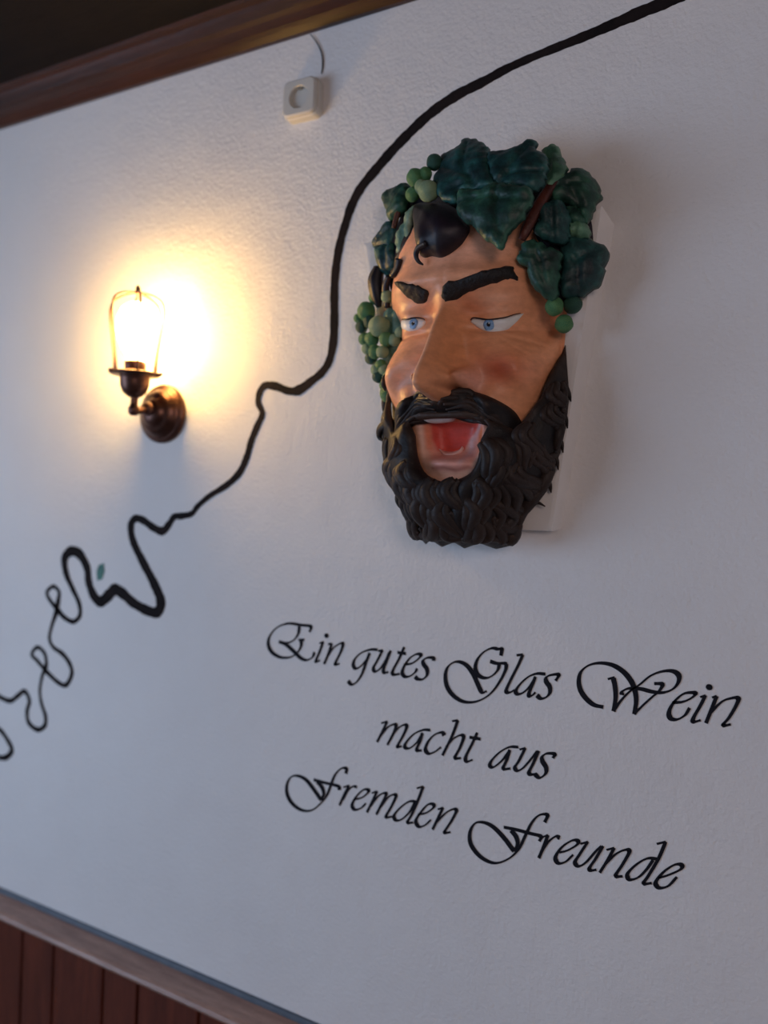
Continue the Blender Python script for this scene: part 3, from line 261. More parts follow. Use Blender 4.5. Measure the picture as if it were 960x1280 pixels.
def foliage(name, dark, mid, light):
    m, nt, b = mat(name, .48, spec=.35)
    n = noise(nt, 26, 5, .65); r = ramp(nt, n.outputs['Fac'], [(.30, dark), (.50, mid), (.68, light)])
    g = nt.nodes.new('ShaderNodeNewGeometry'); rp = ramp(nt, g.outputs['Pointiness'], [(.54, (0, 0, 0)), (.64, (.8, .8, .8))])
    mx = nt.nodes.new('ShaderNodeMix'); mx.data_type = 'RGBA'; nt.links.new(rp.outputs['Color'], mx.inputs[0]); nt.links.new(r.outputs['Color'], mx.inputs[6]); mx.inputs[7].default_value = (*[min(1, q*1.5) for q in light], 1)
    nt.links.new(mx.outputs[2], b.inputs['Base Color'])
    n2 = noise(nt, 110, 3); bump(nt, b, [(n.outputs['Fac'], 1.), (n2.outputs['Fac'], .4)], .004, .6); return m
M = {}
SEAT = .0362          # front of the backing board, where the mask sits
M['wall'] = plaster()
M['board'] = simple('backing_white', [(.3, (.74, .72, .70)), (.7, (.80, .78, .76))], 12, .6, .0015)
M['ceiling_wood'] = wood('dark_ceiling_wood', (.004, .0025, .002), (.009, .006, .005), 5, .7, spec=.12)
M['moulding'] = wood('red_brown_moulding', (.016, .006, .004), (.062, .020, .010), 4, .40, (.6, 9, 9), .25)
M['rail'] = wood('worn_rail_wood', (.20, .10, .075), (.48, .29, .22), 6, .30, (1, 10, 10), .6)
M['strip'] = simple('blue_grey_strip', [(.3, (.06, .08, .11)), (.7, (.10, .12, .15))], 20, .5)
M['panel'] = wood('red_brown_boards', (.055, .012, .007), (.16, .036, .018), 7, .42, (9, 9, .7), .4)
M['groove'] = simple('dark_groove', [(.3, (.010, .004, .003)), (.7, (.02, .008, .006))], 20, .7)
M['floor'] = wood('floor_wood', (.10, .06, .04), (.2, .12, .08), 3, .5)
M['ink'] = simple('black_lettering_paint', [(.3, (.008, .008, .012)), (.7, (.014, .014, .020))], 60, .75, spec=.12)
M['vine'] = simple('black_brown_vine_paint', [(.3, (.008, .007, .008)), (.7, (.022, .015, .015))], 18, .8, spec=.1)
M['leafpaint'] = simple('green_paint', [(.3, (.02, .10, .08)), (.7, (.06, .22, .17))], 40, .6)
M['plastic'] = simple('cream_plastic', [(.3, (.56, .54, .50)), (.7, (.62, .60, .55))], 10, .35)
M['recess'] = simple('socket_recess_plastic', [(.3, (.15, .13, .09)), (.7, (.20, .17, .12))], 10, .45)
M['brass'] = simple('contact_metal', [(.3, (.4, .36, .28)), (.7, (.5, .45, .35))], 10, .3, metal=1)
M['hole'] = simple('dark_hole', [(.3, (.01, .01, .01)), (.7, (.015, .013, .012))], 10, .8)
M['bronze'] = simple('dark_bronze', [(.3, (.075, .036, .028)), (.7, (.15, .072, .052))], 24, .36, .0006, metal=.85)
M['skin'] = painted('painted_skin', .42)
M['white'] = simple('eye_white_paint', [(.3, (.74, .72, .68)), (.7, (.80, .79, .76))], 30, .35)
M['iris'] = simple('blue_iris_paint', [(.35, (.12, .26, .48)), (.65, (.30, .48, .70))], 260, .3)
M['black'] = simple('black_paint', [(.3, (.006, .006, .008)), (.7, (.012, .012, .014))], 60, .4)
M['brow'] = simple('black_brow_paint', [(.3, (.006, .006, .007)), (.7, (.020, .017, .016))], 160, .6, .004)
M['hair'] = simple('black_violet_hair_paint', [(.35, (.007, .006, .009)), (.7, (.020, .013, .022))], 20, .5, .002)
def drybrushed(name):
    m, nt, b = mat(name, .55, spec=.28); n = noise(nt, 9, 4); r = ramp(nt, n.outputs['Fac'], [(.35, (.006, .0055, .0065)), (.6, (.014, .011, .011))])
    g = nt.nodes.new('ShaderNodeNewGeometry'); rp = ramp(nt, g.outputs['Pointiness'], [(.52, (0, 0, 0)), (.60, (1, 1, 1))])
    ml = nt.nodes.new('ShaderNodeMath'); ml.operation = 'MULTIPLY'; nt.links.new(rp.outputs['Color'], ml.inputs[0]); nt.links.new(n.outputs['Fac'], ml.inputs[1])
    mx = nt.nodes.new('ShaderNodeMix'); mx.data_type = 'RGBA'; nt.links.new(ml.outputs[0], mx.inputs[0]); nt.links.new(r.outputs['Color'], mx.inputs[6]); mx.inputs[7].default_value = (.085, .050, .036, 1)
    nt.links.new(mx.outputs[2], b.inputs['Base Color']); n2 = noise(nt, 60, 3); bump(nt, b, [(n2.outputs['Fac'], 1)], .003, .6); return m
M['beard'] = drybrushed('black_brown_beard_paint')
M['tooth'] = simple('tooth_paint', [(.3, (.68, .66, .62)), (.7, (.76, .75, .72))], 40, .35)
M['gum'] = simple('pale_pink_paint', [(.3, (.74, .42, .36)), (.7, (.80, .50, .44))], 40, .35)
M['tongue'] = simple('tongue_paint', [(.3, (.42, .045, .035)), (.7, (.55, .10, .075))], 40, .35)
M['stem'] = simple('red_brown_stem_paint', [(.3, (.045, .010, .007)), (.7, (.11, .028, .016))], 40, .5, .003)
M['teal'] = foliage('teal_leaf_paint', (.006, .014, .018), (.010, .042, .042), (.026, .11, .098))
M['green'] = foliage('green_leaf_paint', (.007, .018, .016), (.014, .050, .036), (.040, .13, .085))
M['light'] = foliage('light_leaf_paint', (.014, .050, .034), (.040, .12, .078), (.13, .27, .17))
M['pale'] = foliage('pale_leaf_paint', (.030, .085, .065), (.11, .21, .155), (.28, .36, .26))
M['grape'] = foliage('green_grape_paint', (.02,.10,.05), (.06,.24,.11), (.28,.44,.13))
M['grape_pale'] = foliage('pale_grape_paint', (.10,.22,.14), (.26,.40,.24), (.46,.54,.30))
M['grape_dark'] = foliage('dark_grape_paint', (.008, .035, .03), (.02, .085, .065), (.07, .19, .11))

# ------------------------------------------------------------------ the room
ZR, ZB = .605, 2.70          # top of the dado rail, bottom of the ceiling moulding
tag(box('wall_back', (-3.4, 0, 0), (2.2, .12, 3.0), M['wall']), kind='structure')
tag(box('floor', (-3.4, -4, -.08), (2.2, .12, 0), M['floor']), kind='structure')
tag(box('ceiling', (-3.4, -4, ZB+.035), (2.2, -.10, ZB+.10), M['ceiling_wood']), kind='structure')
tag(box('wall_right', (2.2, -4.1, 0), (2.32, .12, 3.0), M['wall']), kind='structure')
tag(box('wall_front', (-3.5, -4.12, 0), (2.32, -4.0, 3.0), M['wall']), kind='structure')
bm = bmesh.new()
for lo, hi in (((-3.52, -4.0, 0), (-3.4, .12, .85)), ((-3.52, -4.0, 2.2), (-3.4, .12, 3.0)), ((-3.52, -4.0, .85), (-3.4, -3.5, 2.2)), ((-3.52, -1.3, .85), (-3.4, .12, 2.2))): add_box(bm, lo, hi)
tag(bm_ob('wall_left', bm, M['wall']), kind='structure')
def extrude_x(prof, x0, x1):
    n = len(prof); V = [(x0, y, z) for y, z in prof]+[(x1, y, z) for y, z in prof]
    Fc = [(i, (i+1) % n, n+(i+1) % n, n+i) for i in range(n)]+[tuple(range(n))[::-1], tuple(range(n, 2*n))]; return V, Fc
V, Fc = extrude_x([(0, ZB), (-.014, ZB-.003), (-.026, ZB+.004), (-.034, ZB+.010), (-.060, ZB+.010), (-.072, ZB+.013), (-.084, ZB+.024), (-.090, ZB+.030), (-.106, ZB+.030), (-.118, ZB+.040), (-.122, ZB+.06), (0, ZB+.06)], -3.4, 2.2)
tag(mesh_ob('trim_1', V, Fc, M['moulding'], smooth=False), kind='structure')
V, Fc = extrude_x([(0, ZR-.03), (-.020, ZR-.03), (-.064, ZR-.031), (-.073, ZR-.028), (-.077, ZR-.021), (-.074, ZR-.013), (-.065, ZR-.010), (-.010, ZR-.010), (0, ZR-.010)], -3.4, 2.2)
tag(mesh_ob('trim_2', V, Fc, M['rail'], smooth=False), 'worn reddish brown dado rail running along the foot of the white wall', kind='structure')
V, Fc = extrude_x([(0, ZR-.010), (-.010, ZR-.010), (-.009, ZR-.006), (-.005, ZR-.001), (0, ZR)], -3.4, 2.2)
tag(mesh_ob('trim_3', V, Fc, M['strip'], smooth=False), kind='structure')
pan = tag(box('trim_4', (-3.4, -.008, 0), (2.2, 0, ZR-.03), M['groove']), kind='structure')
xs = [-3.33, -3.20, -3.02, -2.90, -2.71, -2.59, -2.40, -2.28, -2.08, -1.96, -1.773, -1.650, -1.468, -1.351, -1.16, -1.04, -.85, -.73, -.54, -.42, -.23, -.11, .08, .20, .39]
for a, b in zip(xs[:-1], xs[1:]):
    box('board', (a+.004, -.020, .08), (b-.004, -.006, ZR-.0302), M['panel'], pan, .0035, 2)

# ------------------------------------------------------------------ wall socket and the thin wire above it
def rounded(w, h, r, n=6):
    P = []
    for cx, cz, a0 in ((w-r, h-r, 0), (r-w, h-r, 90), (r-w, r-h, 180), (w-r, r-h, 270)):
        for k in range(n+1): a = math.radians(a0+90*k/n); P.append((cx+r*math.cos(a), cz+r*math.sin(a)))
    return np.array(P)
def stack(layers):
    """layers of equal-length loops (x, z) at depth d, lofted, last one capped"""
    V, Fc = [], []; n = len(layers[0][0])
    for L, d in layers: V += [(x, -d, z) for x, z in L]
    for i in range(len(layers)-1):
        for k in range(n): a, b = i*n+k, i*n+(k+1) % n; Fc.append((a, b, b+n, a+n))
    Fc.append(tuple(range((len(layers)-1)*n, len(layers)*n))); return V, Fc
sk = empty('wall_socket', (-.972, 0, 2.552), label='small cream square power socket under the dark ceiling moulding', cat='power socket')
n4 = 9
V, Fc = stack([(rounded(.044, .040, .015, n4), 0), (rounded(.044, .040, .015, n4), .017), (rounded(.042, .038, .015, n4), .019), (rounded(.038, .034, .010, n4), .019)])
mesh_ob('socket_box', V, Fc, M['plastic'], sk, False)
cir = lambda r, o=45-4.5: np.array([(r*math.cos(math.radians(9*k+o-40)), r*math.sin(math.radians(9*k+o-40))) for k in range(40)])
V, Fc = stack([(rounded(.0405, .0375, .014, n4), .0185), (rounded(.0405, .0375, .014, n4), .028), (rounded(.0380, .0350, .014, n4), .030), (cir(.0245), .030), (cir(.0235), .028), (cir(.0225), .010)])
mesh_ob('face_plate', V, Fc, M['plastic'], sk, False)
V, Fc = lathe([(.0222, .0101), (.0222, .0108), (.004, .0112), (.0038, .0112)], 24, 'y'); mesh_ob('socket_recess', V, Fc, M['recess'], sk)
for sx in (-.0095, .0095):
    V, Fc = lathe([(.0033, .0108), (.0033, .0122), (.0006, .0122)], 12, 'y'); mesh_ob('pin_hole', V, Fc, M['hole'], sk, loc=(sx, 0, 0))
for sz in (-1, 1): box('earth_clip', (-.0035, -.024, sz*.0200-.0012), (.0035, -.0105, sz*.0200+.0012), M['brass'], sk)
P = catmull([(-.965, -.004, 2.695), (-.950, -.003, 2.676), (-.936, -.0025, 2.650), (-.932, -.002, 2.625), (-.934, -.002, 2.605)], 6)
V, Fc = tube(P, np.interp(np.arange(len(P)), [0, 6, 18, len(P)-1], [.0008, .0012, .0018, .0010]), 6)
tag(mesh_ob('wire', V, Fc, M['black']), 'short thin dark wire curving down from the moulding above the socket', 'wire')

# ------------------------------------------------------------------ wall lamp
LX, LZ = -1.353, 1.893
lamp = empty('wall_lamp', (LX, 0, LZ), label='lit bronze cage wall lamp with round rosette glowing on white wall', cat='lamp')
V, Fc = lathe([(.070, 0), (.070, .007), (.068, .011), (.062, .014), (.058, .015), (.055, .020), (.048, .029), (.040, .034), (.034, .036), (.031, .041), (.022, .047), (.010, .050), (.002, .051)], 48, 'y'); mesh_ob('rosette', V, Fc, M['bronze'], lamp)
LY = -.094
P = catmull([(0, -.040, .006), (0, -.060, .004), (0, -.080, -.002), (0, LY-.004, -.002), (0, LY, .012), (0, LY, .040)], 6)
V, Fc = tube(P, [.0085]*len(P), 12); mesh_ob('arm', V, Fc, M['bronze'], lamp)
V, Fc = lathe([(.001, -.013), (.008, -.012), (.012, -.006), (.013, 0), (.012, .006), (.008, .012), (.001, .013)], 20); k = mesh_ob('elbow_knob', V, Fc, M['bronze'], lamp, loc=(0, LY, -.002))
V, Fc = lathe([(.001, -.016), (.010, -.014), (.015, -.008), (.017, 0), (.015, .008), (.010, .014), (.001, .016)], 20, 'y'); mesh_ob('rosette_knob', V, Fc, M['bronze'], lamp, loc=(0, -.052, .006))
V, Fc = lathe([(.010, .026), (.018, .030), (.026, .038), (.031, .050), (.033, .062), (.033, .074), (.036, .076), (.036, .082), (.025, .083), (.024, .083)], 32)
so = mesh_ob('lamp_holder', V, Fc, M['bronze'], lamp, loc=(0, LY, 0))
V, Fc = lathe([(.030, .0775), (.055, .0775), (.0575, .080), (.055, .0825), (.030, .0825)], 40); mesh_ob('cage_plate', V, Fc, M['bronze'], lamp, loc=(0, LY, 0))
for k in range(3):
    a = math.radians(20+120*k); V, Fc = tube([(.030*math.cos(a), .030*math.sin(a), .080), (.066*math.cos(a), .066*math.sin(a), .080)], [.004, .004], 8); mesh_ob('cage_screw', V, Fc, M['bronze'], lamp, loc=(0, LY, 0))
V, Fc = lathe([(.024, .083), (.024, .104), (.022, .108), (.020, .110)], 28); mesh_ob('bulb_cap', V, Fc, M['bronze'], lamp, loc=(0, LY, 0))
for k in range(6):
    a = math.radians(22+60*k)
    prof = catmull([(.050, .083), (.053, .120), (.059, .165), (.0645, .205), (.064, .230), (.056, .247), (.038, .258), (.018, .263), (.003, .265)], 4)
    P = [(r_*math.cos(a), r_*math.sin(a), h_) for r_, h_ in prof]; V, Fc = tube(P, [.0026]*len(P), 8); mesh_ob('cage_wire', V, Fc, M['bronze'], lamp, loc=(0, LY, 0))
V, Fc = lathe([(.002, .259), (.006, .263), (.006, .273), (.0045, .279), (.001, .283)], 16); mesh_ob('finial', V, Fc, M['bronze'], lamp, loc=(0, LY, 0))
mb, nt, bb = mat('glowing_bulb', .2)
bb.inputs['Base Color'].default_value = (1, .8, .55, 1); bb.inputs['Emission Color'].default_value = (1.0, .58, .17, 1); bb.inputs['Emission Strength'].default_value = 105
V, Fc = lathe([(.018, .108), (.020, .116), (.030, .134), (.040, .158), (.045, .185), (.043, .207), (.034, .228), (.018, .240), (.001, .244)], 32); mesh_ob('bulb', V, Fc, mb, lamp, loc=(0, LY, 0))

# ------------------------------------------------------------------ painted vine
vt = empty('painted_vine', (VINE[0][0], 0, VINE[0][1]), label='long black vine stem painted on the white wall, curling into loops at left', cat='wall painting')
off = np.array([vt.location.x, vt.location.z])
def painted_line(name, data, parent):
    q = catmull(data, 7); w = q[:, 2]/2*(1.04+.04*np.clip((q[:, 2]-.012)/.008, 0, 1)); w = w*(1+.05*np.sin(np.arange(len(w))*.9)+.04*np.sin(np.arange(len(w))*2.3+1))
    V, Fc = ribbon(q[:, :2]-off, w); return mesh_ob(name, V, Fc, M['vine'], parent, False)
painted_line('vine_stem', VINE, vt); painted_line('tendril', TENDRIL, vt)
P = np.array(VLEAF)-off; tag(mesh_ob('leaf', [(x, -.0012, z) for x, z in P]+[(x, -.0004, z) for x, z in P], [tuple(range(6))[::-1]]+[(i, (i+1) % 6, 6+(i+1) % 6, 6+i) for i in range(6)], M['leafpaint'], vt, False), 'small green painted leaf bud')

# ------------------------------------------------------------------ lettering: a broad nib held at 40 degrees
ANG = math.radians(38)
def nib(P, A=.0047, Bn=.0015):
    T = np.gradient(P, axis=0); T /= np.linalg.norm(T, axis=1)[:, None]+1e-12; N = np.stack([-T[:, 1], T[:, 0]], 1)
    a = N@np.array([math.cos(ANG), math.sin(ANG)]); b = N@np.array([-math.sin(ANG), math.cos(ANG)]); w = np.sqrt((A*a)**2+(Bn*b)**2)
    return (w+np.roll(w, 1)+np.roll(w, -1))/3 if len(w) > 6 else w
quote = empty('wall_quote', (-.6, 0, 1.25), label='black calligraphic German quotation in three lines painted below the bearded mask', cat='lettering')
for word, letters in WORDS:
    allp = np.array([p for _, st in letters for s in st for p in s]); o0 = np.array([allp[:, 0].min(), allp[:, 1].min()])
    wo = None
    lo = [];
    for ch, st in letters:
        parts = []
        for j, s in enumerate(st):
            P = np.array(s)-o0; y = -.0012-.00003*j
            if len(P) == 1:
                c = P[0]; parts.append(([(c[0]+.0052*math.cos(t), y, c[1]+.0052*math.sin(t)) for t in np.linspace(0, 6.283, 14)[:-1]]+[(c[0]+.0052*math.cos(t), -.0004, c[1]+.0052*math.sin(t)) for t in np.linspace(0, 6.283, 14)[:-1]],
                    [tuple(range(13))]+[(i, 13+i, 13+(i+1) % 13, (i+1) % 13) for i in range(13)])); continue
            q = catmull(P, 7); parts.append(ribbon(q, nib(q), y1=y))
        lo.append(join(parts))
    wo = empty('word', (o0[0]+.6, 0, o0[1]-1.25)); wo.parent = quote; wo['label'] = 'the word ' + word
    for V, Fc in lo: mesh_ob('letter', V, Fc, M['ink'], wo, False)

# ------------------------------------------------------------------ backing board behind the mask
bd = empty('backing_board', (-.55, 0, 2.0), label='white tapered plaster board on the wall behind the bearded mask', cat='board')
F0 = [(-.246, .219), (.225, .222), (.162, -.336), (-.116, -.338)]; F1 = [(-.262, .225), (.241, .199), (.170, -.333), (-.127, -.345)]
def quadloop(q, n=10): return np.array([np.array(q[i])*(1-k/n)+np.array(q[(i+1) % 4])*k/n for i in range(4) for k in range(n)])
V, Fc = stack([(quadloop(F1), 0), (quadloop(F0)*1.004, .030), (quadloop(F0), .034), (quadloop(F0)*.97, .035)])
mesh_ob('plaster_board', V, [f[::-1] for f in Fc][::1], M['board'], bd, False)

# ------------------------------------------------------------------ the mask
mask = empty('wall_mask', (-.55, 0, 2.0), label='painted mask of a bearded man with grape leaf crown and wide open mouth', cat='mask')
def ipol(x, xs, ys):
    # smooth monotone-ish cubic interpolation through (xs, ys), xs ascending
    x = np.asarray(x, float); xs = np.asarray(xs, float); ys = np.asarray(ys, float)
    m = np.zeros_like(ys); h = np.diff(xs); dl = np.diff(ys)/h
    for i in range(1, len(xs)-1):
        if dl[i-1]*dl[i] > 0:
            m[i] = 2*dl[i-1]*dl[i]/(dl[i-1]+dl[i])
    m[0] = dl[0]; m[-1] = dl[-1]
    k = np.clip(np.searchsorted(xs, x)-1, 0, len(xs)-2)
    t = np.clip((x-xs[k])/h[k], 0, 1)
    return ((2*t**3-3*t**2+1)*ys[k]+(t**3-2*t**2+t)*h[k]*m[k]
            + (-2*t**3+3*t**2)*ys[k+1]+(t**3-t**2)*h[k]*m[k+1])

FZ = [-.37, -.34, -.28, -.20, -.12, -.05, .05, .15, .22, .28, .33]
FW = [.045, .085, .122, .142, .158, .170, .174, .168, .150, .112, .050]
FD = [.030, .080, .118, .138, .145, .146, .158, .160, .130, .075, .010]
def half_width(z): return ipol(z, FZ, FW)
def gauss(s, z, s0, z0, a, b): return np.exp(-((s-s0)/a)**2-((z-z0)/b)**2)
def nose_ridge(s, z):
    z = z-.42*np.maximum(np.abs(s)-.006, 0)*np.clip(-z/.08, 0, 1)          # the tip hangs lower than the wings
    H = ipol(z, [-.145, -.129, -.120, -.113, -.104, -.090, -.05, 0., .04, .075],
                [0., .018, .070, .110, .124, .119, .090, .054, .020, 0.])
    W = ipol(z, [-.15, -.108, -.06, 0., .05], [.026, .026, .021, .0165, .017])
    H = np.where((z < -.152) | (z > .075), 0, H)
    return H*np.exp(-np.abs(s/W)**2.3*.8)
def face_depth(s, z):
    """how far the painted face stands out from the wall at (sideways, up)"""
    s = np.asarray(s, float); z = np.asarray(z, float); a = np.abs(s)
    w = half_width(z); q = np.clip(1-(a/w)**2.3, 0, 1)
    d = ipol(z, FZ, FD)*q**.52
    m = np.clip(q*3, 0, 1)
    f = .020*gauss(a, z, .065, .088, .06, .020) + .014*gauss(a, z, 0, .085, .03, .03)
    f = f - .030*gauss(a, z, .060, .030, .040, .024) + .013*gauss(a, z, .078, .026, .034, .015)
    f = f + .006*gauss(a, z, .078, .048, .045, .009)            # heavy upper lid
    f = f - .008*gauss(a, z, .075, .003, .045, .006)             # fold under the eye
    f = f + .018*gauss(a, z, .098, -.045, .045, .032) + .030*gauss(a, z, .128, -.075, .028, .034)           # cheekbone
    f = f + .016*gauss(a, z, .080, -.120, .028, .030)            # cheek pushed up by the open mouth
    f = f - .012*np.exp(-((a-(.050-(z+.11)*.62))/.010)**2)*np.exp(-((z+.135)/.035)**2)   # fold beside the nose
    f = f - .052*gauss(a, z, .150, .022, .036, .036)             # temples fall away
    f = f + nose_ridge(s, z)
    f = f + .050*gauss(a, z, .041, -.084, .013, .016)            # wings of the nose
    f = f - .034*gauss(a, z, .027, -.103, .009, .006)            # nostrils
    for k in range(3):                                            # creases at the outer corner of the eye
        f = f - .0035*np.exp(-((z-(.004-.016*k+(a-.11)*(.25-.45*k)))/.0035)**2)*gauss(a, z, .125, -.005, .028, .04)
    # the open mouth: a pit with the lower lip in front of it
    wm = .046+.10*(z+.20)
    f = f - .045*np.exp(-(np.abs((s-.004)/wm)**5+np.abs((z+.178)/.036)**6))
    f = f + .012*gauss(s, z, .004, -.228, .042, .011) + .008*gauss(s, z, .004, -.262, .04, .012)
    return np.maximum(d + f*m, 0)

def sym(P): P = [list(p) for p in P]; return P+[[-x, z] for x, z in reversed(P)]
zs = np.linspace(-.335, .325, 330); th = np.linspace(-math.pi/2, math.pi/2, 231)
S = np.sin(th)[None, :]*half_width(zs)[:, None]*.999; Zg = np.repeat(zs[:, None], len(th), 1)
Dg = np.maximum(face_depth(S, Zg), SEAT)
V = np.stack([S, -Dg, Zg], -1).reshape(-1, 3); nr, nc = S.shape
idx = np.arange(nr*nc).reshape(nr, nc); Fc = np.stack([idx[:-1, :-1], idx[:-1, 1:], idx[1:, 1:], idx[1:, :-1]], -1).reshape(-1, 4)
s, z = S.ravel(), Zg.ravel(); a = np.abs(s)
def mixc(c, m, k): m = np.clip(m, 0, 1)[:, None]; return c*(1-m)+np.array(k)*m
c = np.tile(np.array([.84, .37, .19]), (len(s), 1))
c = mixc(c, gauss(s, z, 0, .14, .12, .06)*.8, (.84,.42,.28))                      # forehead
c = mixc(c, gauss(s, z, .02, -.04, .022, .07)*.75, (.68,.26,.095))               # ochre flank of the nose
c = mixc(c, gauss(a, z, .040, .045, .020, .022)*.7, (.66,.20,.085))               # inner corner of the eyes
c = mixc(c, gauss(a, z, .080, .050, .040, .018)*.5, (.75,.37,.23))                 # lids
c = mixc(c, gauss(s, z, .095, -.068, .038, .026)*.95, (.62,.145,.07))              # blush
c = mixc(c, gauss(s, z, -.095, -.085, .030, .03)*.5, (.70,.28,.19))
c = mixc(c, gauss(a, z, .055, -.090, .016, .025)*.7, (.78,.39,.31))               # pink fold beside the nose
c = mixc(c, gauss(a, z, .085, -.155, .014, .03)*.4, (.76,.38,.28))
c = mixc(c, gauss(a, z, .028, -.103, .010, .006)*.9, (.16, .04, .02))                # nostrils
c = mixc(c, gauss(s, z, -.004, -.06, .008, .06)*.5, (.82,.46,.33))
# mouth: flesh round it, pink lip, red pit
mt = np.array(MOUTH_HOLE); P2 = np.stack([s, z], 1); im = inside(P2, mt)
def sd_(poly): d = seg_dist(P2, poly, True); return np.where(inside(P2, np.array(poly)), d, -d)
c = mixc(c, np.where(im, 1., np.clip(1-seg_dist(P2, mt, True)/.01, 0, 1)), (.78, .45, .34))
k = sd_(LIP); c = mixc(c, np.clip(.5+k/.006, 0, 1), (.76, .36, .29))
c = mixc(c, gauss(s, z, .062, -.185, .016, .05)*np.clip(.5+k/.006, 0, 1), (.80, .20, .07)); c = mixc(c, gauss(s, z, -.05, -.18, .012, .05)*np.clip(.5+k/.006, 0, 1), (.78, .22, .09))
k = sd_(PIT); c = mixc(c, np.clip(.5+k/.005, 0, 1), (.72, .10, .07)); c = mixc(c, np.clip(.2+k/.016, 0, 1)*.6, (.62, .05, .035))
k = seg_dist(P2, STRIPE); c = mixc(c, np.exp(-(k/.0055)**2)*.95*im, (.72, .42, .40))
k = seg_dist(P2, CREASE); c = mixc(c, np.exp(-(k/.003)**2)*.8*im, (.52, .20, .16))
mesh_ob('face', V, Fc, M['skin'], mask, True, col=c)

def pad(name, loop, mt, parent, off, thick, h=.004, soft=.02, surf=face_depth, rip=0., rf=220., seed=1, holes=(), sm=4):
    loop = smooth_loop(loop, sm) if sm else np.array(loop); V, T, rim, _ = fill(loop, h, holes)
    base = surf(V[:, 0], V[:, 1]); t = np.clip(rim/soft, 0, 1); dome = np.sqrt(np.clip(1-(1-t)**2, 0, 1))
    top = base+off+thick*dome+rip*wob(np.hstack([V, base[:, None]]), rf, seed)*np.clip(t*1.5, 0, 1); top = np.maximum(top, SEAT+.004); back = np.maximum(np.minimum(base+off, top)-.006, SEAT)
    P, Fc = slab(V, T, top, back); return mesh_ob(name, P, Fc, mt, parent)

# eyes
for up, lowr, ic, ri, rp in EYES:
    U, L = catmull(up, 6), catmull(lowr, 6); loop = np.vstack([U, L[::-1]])
    keep = [0]
    for i in range(1, len(loop)):
        if np.linalg.norm(loop[i]-loop[keep[-1]]) > .0012 and np.linalg.norm(loop[i]-loop[0]) > .001: keep.append(i)
    ey = pad('eye', loop[keep], M['white'], mask, .0010, .0035, .003, .010, sm=0)
    cx, cz = ic
    def disc(rad, n=40, mg=.0006):
        P = []
        for t in np.linspace(0, 2*math.pi, n, endpoint=False):
            x, y = cx+rad*math.cos(t)*.92, cz+rad*math.sin(t)
            uo = np.argsort(U[:, 0]); lo_ = np.argsort(L[:, 0])
            y = min(max(y, np.interp(x, L[lo_, 0], L[lo_, 1])+mg), np.interp(x, U[uo, 0], U[uo, 1])-mg); P.append((x, y))
        out = [P[0]]
        for p in P[1:]:
            if math.dist(p, out[-1]) > 3e-4 and math.dist(p, out[0]) > 3e-4: out.append(p)
        return out
    pad('iris', disc(ri), M['iris'], ey, .0046, .0006, .003, .004, sm=0)
    pad('pupil', disc(rp, 20), M['black'], ey, .0053, .0005, .002, .003, sm=0)
    pad('eye_glint', [(cx+.0012+.0011*math.cos(t), cz+.0022+.0011*math.sin(t)) for t in np.linspace(0, 6.283, 9)[:-1]], M['white'], ey, .0058, .0003, .001, .001, sm=0)
    lp = [(x, -(float(face_depth(x, y))+.0035), y+.0006) for x, y in U[2:-2]]
    V, Fc = tube(lp, np.interp(np.arange(len(lp)), [0, len(lp)*.4, len(lp)-1], [.0010, .0015, .0006]), 6); mesh_ob('lash_line', V, Fc, M['black'], ey)
    # painted lid rolling over the eye
    lp = [(x, -(float(face_depth(x, y+.004))-.0005), y+.0045) for x, y in U]
def jag(loop, amp, seed, n=3):
    q = smooth_loop(loop, n); r = np.random.default_rng(seed); return q+r.normal(0, amp, q.shape)
pad('eyebrow', jag(BROW_RIGHT, .0008, 3), M['brow'], mask, .001, .008, .003, .009, rip=.0012, rf=600, sm=0)
pad('eyebrow', jag(BROW_LEFT, .0008, 5), M['brow'], mask, .001, .008, .003, .009, rip=.0012, rf=600, sm=0)
pad('upper_teeth', TEETH, M['tooth'], mask, .026, .006, .003, .005)
pad('lower_teeth', LOWER_TEETH, M['gum'], mask, .002, .005, .002, .003)

# hair: a cap under the leaves, the dark forelock with its curl, side locks
def crown(s, z):
    q = np.clip(1-(np.abs(s)/.225)**2.6-(np.abs(np.asarray(z)-.10)/.245)**2.6, 0, 1); return np.maximum(face_depth(s, z)-.004, .105*q**.5)
pad('hair_cap', [(-.150, .10), (-.165, .16), (-.155, .23), (-.11, .30), (-.03, .335), (.08, .335), (.15, .30), (.20, .23), (.215, .15), (.20, .08), (.165, .05), (.145, .09), (.13, .15), (.10, .20), (.05, .215), (-.02, .20), (-.08, .18), (-.12, .14)], M['hair'], mask, -.004, .012, .007, .03, surf=crown, rip=.003, rf=90)
pad('forelock', HAIR_TUFT, M['hair'], mask, .002, .034, .004, .045, rip=.0025, rf=130)
for nm, pts, m_ in TUBES:
    q = catmull(pts, 6); V, Fc = tube([(x, -d, z_) for x, z_, d, r_ in q], q[:, 3], 10, 5, .25); mesh_ob(nm, V, Fc, M[m_], mask)

